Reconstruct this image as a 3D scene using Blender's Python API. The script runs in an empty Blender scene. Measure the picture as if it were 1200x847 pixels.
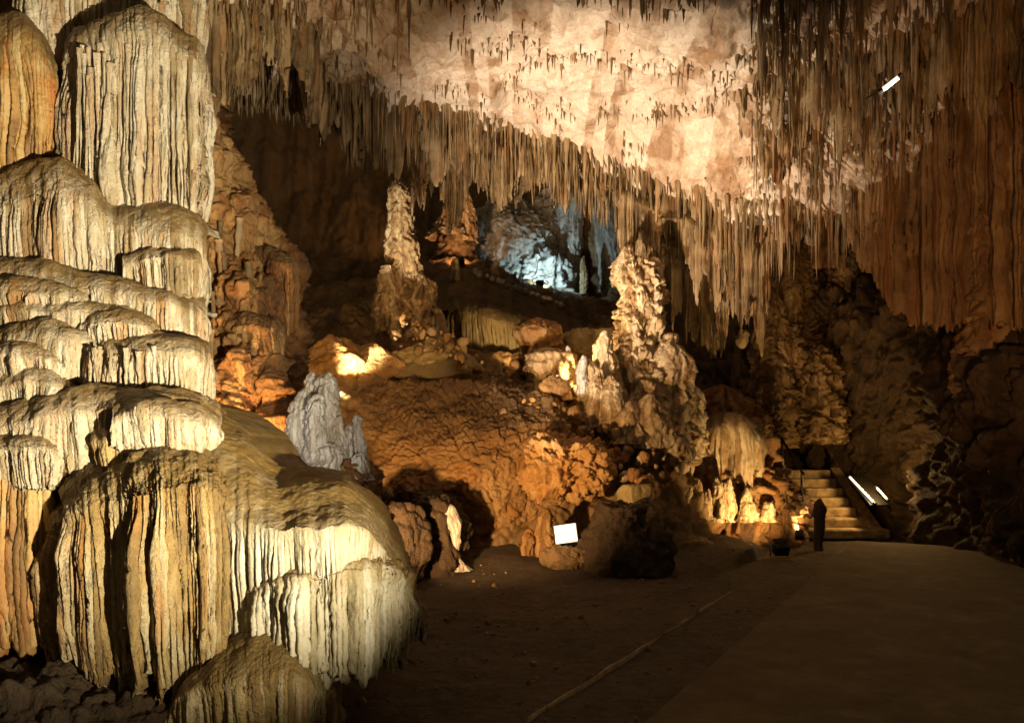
import bpy, math, random
import numpy as np
from mathutils import Vector, Matrix

random.seed(7); RNG = np.random.default_rng(7)
scene = bpy.context.scene
COL = scene.collection

# ------------------------------------------------------------------ camera
F, CX, CY, H = 1000.0, 600.0, 511.0, 1.7        # focal length in photo pixels, optical axis, eye height (m)
cam_d = bpy.data.cameras.new('camera'); cam = bpy.data.objects.new('camera', cam_d); COL.objects.link(cam)
cam.location = (0, 0, H); cam.rotation_euler = (math.radians(90), 0, 0)
cam_d.sensor_width = 36; cam_d.lens = F / 1200 * 36; cam_d.shift_y = (CY - 423.5) / 1200
cam_d.clip_end = 300; scene.camera = cam

# ------------------------------------------------------------------ world, exposure
w = bpy.data.worlds.new('World'); scene.world = w; w.use_nodes = True
bg = w.node_tree.nodes['Background']
bg.inputs['Color'].default_value = (1.0, 0.70, 0.40, 1); bg.inputs['Strength'].default_value = 0.08
scene.view_settings.view_transform = 'Standard'; scene.view_settings.look = 'None'
scene.view_settings.exposure = 0; scene.view_settings.gamma = 1
scene.cycles.use_denoising = True
scene.cycles.max_bounces = 5; scene.cycles.diffuse_bounces = 3; scene.cycles.glossy_bounces = 2
scene.cycles.caustics_reflective = False; scene.cycles.caustics_refractive = False
scene.cycles.sample_clamp_indirect = 4

# lamps: (position, target, watts, colour, cone degrees, blend, label)
LAMPS = [
 ((1.45, 0.8, 0.85), (-4.1, 5.6, 4.0), 4700, (1.0, .87, .62), 68, 1.0, 'black floodlight near the camera aimed at the terraced flowstone', .04),
 ((-1.25, 9.0, 0.25), (1.75, 13.0, 6.3), 4300, (1.0, .83, .65), 61, 1.0, 'black floodlight on the floor behind the dome aimed at the pale ceiling', .06),
 ((0.80, 3.6, 0.25), (1.5, 13.0, 5.9), 600, (1.0, .70, .40), 40, .9, 'black floodlight on the walkway verge aimed at the stalactite fringe', .06),
 ((-1.35, 8.2, 0.55), (0.3, 12.4, 1.9), 850, (1.0, .60, .26), 75, .6, 'black floodlight behind the flowstone dome aimed at the orange boulder', .05),
 ((-1.87, 8.5, 1.95), (-2.6, 14.0, 2.95), 430, (1.0, .60, .24), 40, .9, 'small floodlight behind the white stalagmites aimed at the orange slab', .04),
 ((0.62, 12.95, 2.60), (1.95, 13.3, 2.9), 170, (1.0, .68, .34), 110, .6, 'small floodlight on the boulder top aimed at the big stalagmite', .04),
 ((3.72, 11.9, 0.18), (3.5, 13.6, 1.2), 230, (1.0, .66, .28), 90, .9, 'small floodlight on the floor below the fluted flowstone', .03),
 ((0.75, 22.6, 5.75), (0.95, 24.6, 6.2), 220, (.60, .87, 1.0), 120, 1.0, 'small floodlight behind the slope crest aimed at the bluish flowstone', .05),
 ((-1.25, 20.4, 5.9), (-1.6, 22.6, 7.2), 240, (1.0, .55, .27), 80, .6, 'small floodlight in the grotto aimed at the pink flowstone', .04),
 ((-2.35, 7.2, 1.45), (-2.75, 8.9, 2.6), 200, (1.0, .58, .22), 100, .7, 'small floodlight behind the dome aimed at the left cave wall', .04),
 ((3.2, 3.4, 0.5), (6.2, 12.0, 5.0), 850, (1.0, .52, .20), 50, .9, 'added black floodlight on the walkway filling in light on the red draperies', .06),  # added fill lamp, stands in for spill light on the draperies
 ((-1.2, 10.4, 0.5), (-2.2, 10.2, 6.6), 520, (1.0, .72, .32), 80, .9, 'black floodlight on the floor aimed at the upper left stalactites', .06),
 ((-2.6, 12.2, 2.0), (-2.05, 16.2, 5.2), 1700, (1.0, .84, .62), 30, .7, 'small floodlight behind the white stalagmites aimed at the tall slim stalagmite', .04),
 ((4.45, 13.2, 0.20), (5.9, 17.4, 4.6), 130, (1.0, .62, .28), 80, .9, 'added small floodlight at the stair foot brightening the dark knobbly mound', .04),  # added lamp, lifts the dim mound faintly out of the dark
 ((-1.80, 5.95, 1.40), (-1.68, 7.5, 1.95), 24, (1.0, .90, .82), 80, .8, 'added small floodlight behind the dome brightening the white stalagmites', .03),  # added lamp, brightens the stalagmites beyond the key lamp's spill
 ((0.05, 14.5, 2.95), (0.1, 18.2, 4.9), 170, (1.0, .66, .32), 75, .9, 'added small floodlight behind the big boulder brightening the dirt slope', .04),  # added dim lamp so the dirt slope does not go dark
]

# ------------------------------------------------------------------ helpers
def U(px, py, d):
    "a point of the cave seen at pixel (px, py) of the photograph and standing d metres away"
    px, py, d = np.broadcast_arrays(np.asarray(px, float), np.asarray(py, float), np.asarray(d, float))
    return np.stack([(px - CX) / F * d, d, H + (CY - py) / F * d], -1)
def Pj(P):
    return CX + F * P[..., 0] / P[..., 1], CY - F * (P[..., 2] - H) / P[..., 1]

GR = RNG.normal(size=(256, 3)); GR /= np.linalg.norm(GR, axis=1)[:, None]
PERM = RNG.permutation(256); PERM = np.concatenate([PERM, PERM, PERM])
def gn(p, seed=0):
    "gradient noise, about -1..1"
    p = np.asarray(p, float) + seed * 17.31
    i = np.floor(p).astype(np.int64); f = p - i; i &= 255
    u = f * f * f * (f * (f * 6 - 15) + 10)
    r = 0
    for a in (0, 1):
        wa = u[..., 0] if a else 1 - u[..., 0]; A = PERM[(i[..., 0] + a) & 255]
        for b in (0, 1):
            wb = u[..., 1] if b else 1 - u[..., 1]; B = PERM[A + ((i[..., 1] + b) & 255)]
            for c in (0, 1):
                wc = u[..., 2] if c else 1 - u[..., 2]
                g = GR[PERM[B + ((i[..., 2] + c) & 255)]]
                r = r + wa * wb * wc * (g[..., 0] * (f[..., 0] - a) + g[..., 1] * (f[..., 1] - b) + g[..., 2] * (f[..., 2] - c))
    return r * 1.7
def fbm(p, n=4, seed=0):
    r = 0; a = 1.0; p = np.asarray(p, float)
    for k in range(n): r = r + a * gn(p, seed + k); p = p * 2.03; a *= .5
    return r
def billow(p, n=3, seed=0):
    "rounded bumps with sharp creases, about 0..1"
    r = 0; a = 1.0; p = np.asarray(p, float)
    for k in range(n): r = r + a * np.minimum(np.abs(gn(p, seed + k)) * 1.8, 1); p = p * 2.07; a *= .5
    return r / 1.75
def n1(x, seed=0):
    x = np.asarray(x, float); z = np.zeros_like(x)
    return gn(np.stack([x, z + .37, z + .71], -1), seed)
def hsh(i, seed=0):
    x = np.sin(np.asarray(i, float) * 12.9898 + seed * 78.233) * 43758.5453
    return x - np.floor(x)
def sm(a, b, x):
    t = np.clip((x - a) / (b - a), 0, 1); return t * t * (3 - 2 * t)
def cr(T, Y, t):
    "Catmull-Rom through (T, Y) at t"
    T = np.asarray(T, float); Y = np.asarray(Y, float)
    if Y.ndim == 1: return cr(T, Y[:, None], t)[:, 0]
    M = np.gradient(Y, T, axis=0) if len(T) > 2 else np.repeat((Y[1:] - Y[:1]) / (T[1] - T[0]), 2, 0)
    k = np.clip(np.searchsorted(T, t, side='right') - 1, 0, len(T) - 2)
    h = (T[k + 1] - T[k]); x = (t - T[k]) / h; x2 = x * x; x3 = x2 * x; e = lambda v: v[:, None]
    return (e(2*x3 - 3*x2 + 1) * Y[k] + e((x3 - 2*x2 + x) * h) * M[k] + e(-2*x3 + 3*x2) * Y[k + 1] + e((x3 - x2) * h) * M[k + 1])

def lin(T, Y, t, wid):
    "straight runs between the points, corners rounded over wid metres"
    R = np.stack([np.interp(t, T, Y[:, i]) for i in range(Y.shape[1])], 1); k = max(1, int(wid / (t[1] - t[0])) // 2)
    for _ in range(2):
        c = np.cumsum(np.pad(R, ((k + 1, k), (0, 0)), 'edge'), axis=0); R = (c[2 * k + 1:] - c[:-2 * k - 1]) / (2 * k + 1)
    return R
def mesh_np(name, V, Q, attrs=None, smooth=True):
    me = bpy.data.meshes.new(name); V = np.ascontiguousarray(V, np.float32); Q = np.ascontiguousarray(Q, np.int32)
    me.vertices.add(len(V)); me.vertices.foreach_set('co', V.ravel())
    k = Q.shape[1]
    me.loops.add(Q.size); me.loops.foreach_set('vertex_index', Q.ravel())
    me.polygons.add(len(Q)); me.polygons.foreach_set('loop_start', np.arange(0, Q.size, k, dtype=np.int32))
    for a, v in (attrs or {}).items():
        at = me.attributes.new(a, 'FLOAT', 'POINT'); at.data.foreach_set('value', np.ascontiguousarray(v, np.float32).ravel())
    me.update(calc_edges=True)
    if smooth: me.shade_smooth()
    return me
def grid_quads(nu, nv, wrap=False):
    i = np.arange(nu if wrap else nu - 1)[:, None]; j = np.arange(nv - 1)[None]
    a = i * nv + j; b = ((i + 1) % nu) * nv + j
    return np.stack([a, b, b + 1, a + 1], -1).reshape(-1, 4)
def put(name, me, mat, parent=None, loc=None):
    o = bpy.data.objects.new(name, me); COL.objects.link(o)
    if mat is not None and me is not None:
        if not me.materials: me.materials.append(mat)
    if loc is not None: o.location = loc
    if parent is not None: o.parent = parent
    return o
def tag(o, label=None, cat=None, group=None, kind=None):
    if label: o['label'] = label
    if cat: o['category'] = cat
    if group: o['group'] = group
    if kind or cat: o['kind'] = kind or 'thing'
    return o
def thing(name, label, cat, group=None):
    o = bpy.data.objects.new(name, None); COL.objects.link(o); o.empty_display_size = .2
    return tag(o, label, cat, group)
def normals(P):
    a = np.gradient(P, axis=0); b = np.gradient(P, axis=1)
    n = np.cross(a, b); n /= (np.linalg.norm(n, axis=-1, keepdims=True) + 1e-9)
    s = np.sum(n * (np.array([0, 0, H]) - P), -1)
    return n if s.mean() > 0 else -n

# boxes and tubes for the built things
class MB:
    def __init__(s): s.v = []; s.f = []
    def box(s, c, size, rz=0, rx=0):
        n = len(s.v); M = Matrix.Rotation(rz, 3, 'Z') @ Matrix.Rotation(rx, 3, 'X')
        for x in (-.5, .5):
            for y in (-.5, .5):
                for z in (-.5, .5):
                    p = M @ Vector((x * size[0], y * size[1], z * size[2])); s.v.append((p.x + c[0], p.y + c[1], p.z + c[2]))
        s.f += [tuple(n + k for k in q) for q in ((0,1,3,2), (4,6,7,5), (0,4,5,1), (2,3,7,6), (0,2,6,4), (1,5,7,3))]
        return s
    def tube(s, a, b, r0, r1=None, k=10):
        r1 = r0 if r1 is None else r1; a = Vector(a); b = Vector(b); d = (b - a).normalized()
        x = d.orthogonal().normalized(); y = d.cross(x); n = len(s.v)
        for p, r in ((a, r0), (b, r1)):
            for i in range(k):
                t = i / k * 2 * math.pi; q = p + r * (math.cos(t) * x + math.sin(t) * y); s.v.append(tuple(q))
        for i in range(k): j = (i + 1) % k; s.f.append((n + i, n + j, n + k + j, n + k + i))
        s.f.append(tuple(n + i for i in reversed(range(k)))); s.f.append(tuple(n + k + i for i in range(k)))
        return s
    def build(s, name, mat, parent=None, bevel=0):
        me = bpy.data.meshes.new(name); me.from_pydata(s.v, [], s.f); me.update()
        o = put(name, me, mat, parent)
        if bevel:
            m = o.modifiers.new('bevel', 'BEVEL'); m.width = bevel; m.segments = 2
        return o

# ------------------------------------------------------------------ materials
def nodes(name):
    m = bpy.data.materials.new(name); m.use_nodes = True; nt = m.node_tree
    return m, nt, nt.nodes['Principled BSDF']
def rock(name, cols, rust=(.36, .14, .03), rust_amt=.5, cap=(.16, .10, .035), scale=2.2, bump=.5, fine=45, rough=(.38, .75), streak=9, stretch=.1, spots=.35, dark=(.07, .04, .018)):
    m, nt, b = nodes(name); N = nt.nodes.new; L = nt.links.new
    geo = N('ShaderNodeNewGeometry'); pos = geo.outputs['Position']
    def noise(sc, det, vec=None, ro=.6, dist=0):
        n = N('ShaderNodeTexNoise'); n.inputs['Scale'].default_value = sc; n.inputs['Detail'].default_value = det
        n.inputs['Roughness'].default_value = ro; n.inputs['Distortion'].default_value = dist
        L(vec or pos, n.inputs['Vector']); return n.outputs['Fac']
    def mapped(s):
        n = N('ShaderNodeMapping'); n.inputs['Scale'].default_value = s; L(pos, n.inputs['Vector']); return n.outputs['Vector']
    def rng(v, a, c, lo=0, hi=1):
        n = N('ShaderNodeMapRange'); n.inputs[1].default_value = a; n.inputs[2].default_value = c; n.inputs[3].default_value = lo; n.inputs[4].default_value = hi
        n.interpolation_type = 'SMOOTHSTEP'; L(v, n.inputs[0]); return n.outputs[0]
    def mix(f, a, c):
        n = N('ShaderNodeMix'); n.data_type = 'RGBA'; L(f, n.inputs[0])
        for s, k in ((a, 6), (c, 7)):
            if isinstance(s, tuple): n.inputs[k].default_value = s + (1,)
            else: L(s, n.inputs[k])
        return n.outputs[2]
    def mth(op, a, c):
        n = N('ShaderNodeMath'); n.operation = op; n.use_clamp = False
        for k, s in enumerate((a, c)):
            if isinstance(s, (int, float)): n.inputs[k].default_value = s
            else: L(s, n.inputs[k])
        return n.outputs[0]
    def attr(k):
        n = N('ShaderNodeAttribute'); n.attribute_name = k; return n.outputs['Fac']
    r = N('ShaderNodeValToRGB'); e = r.color_ramp.elements
    for i, c in enumerate(cols):
        p = .28 + .44 * i / max(1, len(cols) - 1)
        el = e[i] if i < 2 else e.new(p)
        el.position = p; el.color = tuple(c) + (1,)
    base = noise(scale, 7, dist=.4)
    ribv = attr('rib')
    L(mth('ADD', base, mth('MULTIPLY', mth('SUBTRACT', ribv, .5), .4)), r.inputs[0])
    col = r.outputs[0]
    st = noise(streak, 3, mapped((1, 1, stretch)))
    col = mix(mth('MULTIPLY', rng(st, .50, .68), rust_amt), col, rust)
    sp = noise(26, 5, ro=.7)
    col = mix(mth('MULTIPLY', rng(sp, .56, .70), spots), col, dark)
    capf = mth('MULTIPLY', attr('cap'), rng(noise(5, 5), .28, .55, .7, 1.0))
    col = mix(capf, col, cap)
    L(col, b.inputs['Base Color'])
    L(rng(noise(14, 4), .35, .7, rough[0], rough[1]), b.inputs['Roughness'])
    b.inputs['Specular IOR Level'].default_value = .45
    bp = N('ShaderNodeBump'); bp.inputs['Strength'].default_value = bump; bp.inputs['Distance'].default_value = .03
    hh = mth('ADD', noise(fine, 6, ro=.65), mth('MULTIPLY', noise(fine * .28, 4, mapped((1, 1, .45))), 1.6))
    L(hh, bp.inputs['Height']); L(bp.outputs['Normal'], b.inputs['Normal'])
    return m
def plain(name, col, rough=.6, metal=0, var=.3, bump=.2, scale=20):
    m, nt, b = nodes(name); N = nt.nodes.new; L = nt.links.new
    t = N('ShaderNodeTexCoord'); n = N('ShaderNodeTexNoise'); n.inputs['Scale'].default_value = scale; n.inputs['Detail'].default_value = 6
    L(t.outputs['Object'], n.inputs['Vector'])
    r = N('ShaderNodeValToRGB'); r.color_ramp.elements[0].position = .3; r.color_ramp.elements[1].position = .7
    r.color_ramp.elements[0].color = tuple(c * (1 - var) for c in col) + (1,); r.color_ramp.elements[1].color = tuple(min(1, c * (1 + var)) for c in col) + (1,)
    L(n.outputs['Fac'], r.inputs[0]); L(r.outputs[0], b.inputs['Base Color'])
    b.inputs['Roughness'].default_value = rough; b.inputs['Metallic'].default_value = metal
    bp = N('ShaderNodeBump'); bp.inputs['Strength'].default_value = bump; bp.inputs['Distance'].default_value = .01
    L(n.outputs['Fac'], bp.inputs['Height']); L(bp.outputs['Normal'], b.inputs['Normal'])
    return m
def glow(name, col, s):
    m, nt, b = nodes(name); b.inputs['Emission Color'].default_value = tuple(col) + (1,); b.inputs['Emission Strength'].default_value = s
    b.inputs['Base Color'].default_value = tuple(col) + (1,); return m

M = {}
M['flow'] = rock('cream_flowstone', [(.27, .19, .09), (.49, .39, .23), (.68, .60, .44), (.56, .44, .27)], rust=(.46, .19, .04), rust_amt=.5, bump=.9, fine=60, rough=(.28, .7), cap=(.25, .145, .032))
M['flow_low'] = rock('ochre_flowstone', bump=.9, fine=60, cols=[(.24, .16, .06), (.42, .28, .10), (.58, .48, .28), (.50, .36, .14)], rust=(.44, .18, .03), rust_amt=.6, cap=(.22, .135, .032))
M['flow_rust'] = rock('rusty_flowstone', [(.22, .12, .04), (.42, .24, .07), (.5, .36, .15)], rust=(.42, .13, .02), rust_amt=.75)
M['dome'] = rock('mud_coated_flowstone', [(.34, .28, .15), (.52, .46, .31), (.62, .57, .43)], rust=(.34, .2, .06), rust_amt=.3, cap=(.24, .145, .034), scale=3)
M['ceil'] = rock('pale_limestone_ceiling', [(.36, .22, .12), (.62, .47, .33), (.76, .64, .49), (.68, .52, .37)], rust=(.44, .22, .08), rust_amt=.3, scale=1.6, stretch=.8, streak=4, spots=.6, fine=30, dark=(.16, .07, .03), bump=.7)
M['stal'] = rock('stalactite_stone', [(.10, .06, .024), (.23, .15, .063), (.42, .30, .16)], rust=(.36, .16, .045), rust_amt=.5, streak=5, spots=.3)
M['wall'] = rock('brown_cave_rock', [(.11, .05, .016), (.26, .125, .036), (.47, .28, .105)], rust=(.40, .13, .02), rust_amt=.55, stretch=.5, scale=1.6, spots=.5, bump=.9)
M['back'] = rock('dim_cave_rock', [(.14, .085, .035), (.24, .15, .065), (.32, .2, .09)], rust=(.25, .11, .03), rust_amt=.4, stretch=.3, scale=1.2, bump=.8)
M['knob'] = rock('knobbly_brown_stone', [(.12, .07, .028), (.24, .15, .06), (.4, .27, .13)], rust=(.28, .12, .03), rust_amt=.4, stretch=.6, scale=2.2, bump=1.0, spots=.5)
M['red'] = rock('red_drapery_stone', [(.17, .09, .036), (.29, .16, .062), (.42, .26, .11)], rust=(.32, .12, .035), rust_amt=.5, streak=4, stretch=.05, spots=.2)
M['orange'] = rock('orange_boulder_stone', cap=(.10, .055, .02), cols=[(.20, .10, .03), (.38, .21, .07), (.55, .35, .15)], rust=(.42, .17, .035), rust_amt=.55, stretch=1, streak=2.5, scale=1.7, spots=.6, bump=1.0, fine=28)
M['pillar'] = rock('cream_stalagmite_stone', [(.28, .17, .07), (.56, .40, .21), (.72, .57, .36)], rust=(.46, .2, .05), rust_amt=.35, spots=.45, scale=3.2, bump=.9)
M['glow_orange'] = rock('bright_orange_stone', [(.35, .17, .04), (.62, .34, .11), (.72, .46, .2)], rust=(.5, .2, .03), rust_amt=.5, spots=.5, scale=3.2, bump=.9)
M['white'] = rock('white_stalagmite_stone', [(.34, .29, .22), (.58, .53, .46), (.74, .70, .64)], rust=(.36, .24, .12), rust_amt=.55, spots=.5, scale=4)
M['blue'] = rock('grey_grotto_stone', [(.34, .32, .27), (.55, .53, .46), (.7, .68, .6)], rust=(.25, .17, .08), rust_amt=.5, spots=.5, scale=1.6, bump=.9)
M['earth'] = rock('dark_cave_earth', [(.04, .027, .015), (.065, .044, .025), (.10, .07, .04)], rust=(.10, .06, .03), rust_amt=.3, stretch=1, scale=1.4, spots=.3, fine=35, rough=(.7, .95), bump=.5)
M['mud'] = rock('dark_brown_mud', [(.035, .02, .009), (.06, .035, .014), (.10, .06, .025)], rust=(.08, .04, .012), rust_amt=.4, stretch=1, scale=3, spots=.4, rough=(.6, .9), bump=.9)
M['slope'] = rock('brown_dirt_slope', [(.15, .085, .03), (.25, .15, .055), (.32, .2, .085)], rust=(.24, .12, .03), rust_amt=.4, stretch=1, spots=.35, scale=2.5)
M['olive'] = rock('olive_slab_stone', [(.22, .16, .06), (.34, .26, .11), (.42, .33, .15)], rust=(.3, .17, .05), rust_amt=.35, stretch=1, spots=.3, scale=2.5)
M['path'] = rock('worn_walkway_concrete', [(.13, .10, .058), (.19, .148, .087), (.25, .2, .12)], rust=(.08, .055, .03), rust_amt=.5, stretch=1, streak=1.5, scale=2.5, spots=.4, fine=70, rough=(.8, .97), bump=.25, dark=(.06, .042, .025))
M['kerb'] = plain('kerb_concrete', (.42, .3, .17), .8, 0, .3, .3, 12)
M['step'] = plain('stair_concrete', (.46, .33, .17), .75, 0, .45, .6, 9)
M['metal'] = plain('black_lamp_metal', (.03, .028, .025), .45, .6, .3, .1, 30)
M['rail'] = plain('dark_rail_iron', (.035, .03, .026), .5, .7, .3, .1, 30)
M['lens'] = glow('warm_lamp_glass', (1, .82, .52), 9)
M['tube'] = glow('white_tube_glass', (1, .9, .72), 1.3)
M['panel'] = glow('white_light_panel', (1, .9, .78), .8)

# ------------------------------------------------------------------ rock builders
def tier(name, ctrl, mat, parent=None, cap_back=.3, rib=.05, amp=.035, rag=.12, lean=.05, back=.6, seed=0, ds=None, fold=.05, capamp=1.0, top_rib=.15, under=.0, gap=1.0, cap_rough=.012, cap_pow=.6, clump=.5, caplump=.3):
    "a hanging curtain of fluted flowstone: cap, lip, ribbed drop with a ragged edge, underside. ctrl rows: px, top, lip, bottom, distance"
    C = np.array(ctrl, float); dm = C[:, 4].mean(); ds = ds or .0062 * dm / 6
    Lc = U(C[:, 0], C[:, 2], C[:, 4]); T = np.concatenate([[0], np.cumsum(np.linalg.norm(np.diff(Lc, axis=0), axis=1))])
    nu = int(T[-1] / ds) + 2; s = np.linspace(0, T[-1], nu)
    Tc = U(C[:, 0], C[:, 1], C[:, 4] + cap_back)
    R = np.concatenate([Lc, Tc[:, 2:], U(C[:, 0], C[:, 3], C[:, 4])[:, 2:], Tc[:, :2]], 1)
    R = lin(T, R, s, .09 * dm / 6); R[:, 2] += .022 * n1(s * 6, seed + 41) + .012 * n1(s * 17, seed + 42); L = R[:, :3]; zt = np.maximum(R[:, 3], L[:, 2] + .01); zb = R[:, 4]; Tv = R[:, 5:7] - L[:, :2]
    t = np.gradient(L[:, :2], axis=0)
    k = max(3, int(.12 / ds)) | 1; ker = np.ones(k) / k
    t = np.stack([np.convolve(np.pad(t[:, i], k // 2, 'edge'), ker, 'valid') for i in (0, 1)], 1)
    t /= np.linalg.norm(t, axis=1, keepdims=True) + 1e-9
    No = np.stack([t[:, 1], -t[:, 0]], 1)
    ee = np.clip(np.minimum(s, s[-1] - s) / .25, .05, 1)[:, None]
    Bk = np.stack([-No[:, 0] * .45, np.maximum(-No[:, 1], 0) + .5], 1); Bk /= np.linalg.norm(Bk, axis=1, keepdims=True)   # into the rock
    ncap = max(6, int((cap_back + (zt - L[:, 2]).mean()) / (ds * 1.6))); drop = max(.05, (L[:, 2] - zb).mean())
    ncur = max(8, min(260, int(drop / (ds * 1.7)))); nund = 5
    # rows
    a = np.linspace(0, 1, ncap, endpoint=False) * math.pi / 2; tc = np.linspace(0, 1, ncur); tu = np.linspace(0, 1, nund + 1)[1:]
    inw = np.concatenate([[back], 0 * a, lean * tc, lean + (back + cap_back * .6) * tu]); a1 = a / (math.pi / 2); zc = .5 * (1 - a1 ** 1.3) + .5 * np.cos(a); kap = np.concatenate([[1], .6 * (1 - a1) + .4 * (1 - np.sin(a)), 0 * tc, 0 * tu])
    capw = np.concatenate([[1], np.cos(a) ** cap_pow, np.clip(.45 * (1 - tc * 7), 0, 1), 0 * tu])
    ribw = np.concatenate([[0], top_rib * np.sin(a) ** 2, top_rib + (1 - top_rib) * sm(0, .35, tc), 1 - tu])
    nv = len(inw)
    ph0 = s / rib + 1.1 * n1(s / rib * .31, seed + 3) + .5 * n1(s / rib * .9, seed + 4)
    zfrac = np.concatenate([[0], .0 * a, tc, 1 + 0 * tu])
    sg, vg = np.meshgrid(s, zfrac, indexing='ij')
    ph = ph0[:, None] + .55 * gn(np.stack([sg * 2.2 / rib * .05, vg * drop * 1.6, sg * 0 + seed], -1), seed) * (vg > 0) * 1.4
    idx = np.floor(ph); f = ph - idx
    rnd = hsh(idx, seed); rib_a = .35 + .65 * hsh(idx, seed + 9)
    wf = (.56 + .42 * hsh(idx, seed + 2)) * (1 - .25 * sm(.2, 1, vg) * gap)
    prof = np.sqrt(np.clip(1 - ((2 * f - 1) / wf) ** 2, 0, 1)) ** .8
    ph2 = ph * 2.7; f2 = ph2 - np.floor(ph2); prof2 = np.sqrt(np.clip(1 - (2 * f2 - 1) ** 2, 0, 1))
    i0 = np.floor(ph0); f0 = ph0 - i0
    tip = (hsh(i0, seed + 5) - .35) + .55 * (1 - (2 * f0 - 1) ** 2)
    zb = zb - rag * tip * (.6 + .4 * n1(s * 1.3, seed + 7)) - rag * clump * (n1(s * 2.1, seed + 8) + .7 * n1(s * 5.3, seed + 6)); zb = np.minimum(zb, L[:, 2] - .02)
    big = fold * (n1(s / (rib * 5), seed + 11) + .5 * n1(s / (rib * 2.1), seed + 12))
    Z = np.empty((nu, nv))
    Z[:, 0] = zt - .03
    Z[:, 1:1 + ncap] = L[:, 2:] + (zt - L[:, 2])[:, None] * zc[None] * capamp
    Z[:, 1 + ncap:1 + ncap + ncur] = L[:, 2:] + (zb - L[:, 2])[:, None] * tc[None]
    Z[:, 1 + ncap + ncur:] = zb[:, None] + (under + .05) * tu[None]
    taper = 1 - .55 * sm(.75, 1, vg)
    out = big[:, None] * (.35 + .65 * sm(0, .3, vg)) + ribw[None] * (amp * rib_a * prof * taper + amp * .38 * prof2 - amp * .6)
    P = np.empty((nu, nv, 3)); P[..., 0] = L[:, :1] + No[:, :1] * out + Bk[:, :1] * ee * inw[None] + Tv[:, :1] * kap[None]; P[..., 1] = L[:, 1:2] + No[:, 1:2] * out + Bk[:, 1:] * ee * inw[None] + Tv[:, 1:] * kap[None]; P[..., 2] = Z
    # knobbly skin
    q = P * np.array([1, 1, .55]); d = cap_rough * fbm(q * 7, 3, seed + 20) + cap_rough * .5 * billow(P * 26, 2, seed + 25)
    d = d + .03 * gn(P * 2.2, seed + 31) + caplump * capw[None] * (.035 * fbm(P * 4.5, 3, seed + 33) * min(1, dm / 5) + .012 * billow(P * np.array([16, 16, 9]), 2, seed + 36))
    P = P + normals(P) * d[..., None]
    me = mesh_np(name, P.reshape(-1, 3), grid_quads(nu, nv), {'cap': np.repeat(capw[None], nu, 0), 'rib': rnd})
    return put(name, me, mat, parent)

def patch(name, rows, mat, parent=None, nu=200, nv=120, disp=None, cap=None, keep=None):
    "a rock face through a net of points (px, py, distance), subdivided and roughened"
    G = np.array([[U(*p) for p in r] for r in rows])
    R = np.stack([cr(np.arange(G.shape[1]), G[i], np.linspace(0, G.shape[1] - 1, nu)) for i in range(G.shape[0])])
    P = np.stack([cr(np.arange(G.shape[0]), R[:, j], np.linspace(0, G.shape[0] - 1, nv)) for j in range(nu)])   # nu, nv, 3
    if disp is not None: P = disp(P, normals(P))
    me = mesh_np(name, P.reshape(-1, 3), grid_quads(*P.shape[:2]), {'cap': np.zeros(P.shape[:2]) if cap is None else cap(P), 'rib': hsh(np.floor(P[..., 0] * 6), 3)})
    if keep is not None: keep.append(P)
    return put(name, me, mat, parent)

def column(name, base, top, prof, mat, parent=None, seed=0, nt=120, lump=.10, k=3.0, shelf=.12, sh=.35, lean=(0, 0), vst=.5, sx=1, sy=1, flut=0):
    "a stalagmite: radius profile with overhanging shelves, lumps and flutes"
    base = np.array(base, float); top = np.array(top, float); hgt = top[2] - base[2]
    pr = np.array(prof, float); rm = pr[:, 1].max()
    nz = int(max(20, min(220, hgt / (2 * math.pi * rm * .7 / nt)))); th = np.linspace(0, 2 * math.pi, nt, endpoint=False)
    tz = np.linspace(0, 1, nz); r = np.maximum(cr(pr[:, 0], pr[:, 1], tz), .002)
    TH, TZ = np.meshgrid(th, tz, indexing='ij')
    cx, cy = np.cos(TH), np.sin(TH)
    cen = base[None] + (top - base)[None] * tz[:, None]
    cen = cen + np.stack([n1(tz * 3, seed) * rm * .25 + lean[0] * np.sin(tz * 3.1), n1(tz * 3, seed + 1) * rm * .25 + lean[1] * np.sin(tz * 3.1), tz * 0], 1) * (1 - 0 * tz)[:, None]
    q = np.stack([cx * rm, cy * rm, TZ * hgt * vst], -1)
    ph = TZ * hgt / sh + 1.1 * gn(q * 2.2 / max(rm, .1) * .5, seed + 2) + .5 * gn(q * 7, seed + 3)
    saw = 1 - (ph - np.floor(ph)); saw = saw ** 1.0
    rr = r[None] * (1 + shelf * (saw - .5) * 2) * (1 + .0 * TH)
    if flut:
        fp = TH / (2 * math.pi) * flut + .8 * gn(q * 3, seed + 6); ff = fp - np.floor(fp); rr = rr * (1 + .12 * np.sqrt(np.clip(1 - (2 * ff - 1) ** 2, 0, 1)))
    w_ = np.array([cx * rr * sx, cy * rr * sy]); P = np.stack([cen[None, :, 0] + w_[0], cen[None, :, 1] + w_[1], cen[None, :, 2] + 0 * TH], -1)
    pq = P * np.array([1, 1, vst]); d = lump * (billow(pq * k, 3, seed + 5) - .4) + lump * .35 * (billow(pq * k * 3.3, 2, seed + 9) - .4)
    d *= np.clip(r / (rm * .35), .15, 1)[None]
    P[..., 0] += cx * d; P[..., 1] += cy * d; P[..., 2] += d * .3
    # close the top
    P[:, -1] = P[:, -1].mean(0, keepdims=True) + [0, 0, r[-1] * .4]
    me = mesh_np(name, P.reshape(-1, 3), grid_quads(nt, nz, True), {'cap': np.zeros((nt, nz)), 'rib': hsh(np.floor(TH * 5), seed)})
    return put(name, me, mat, parent)

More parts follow.
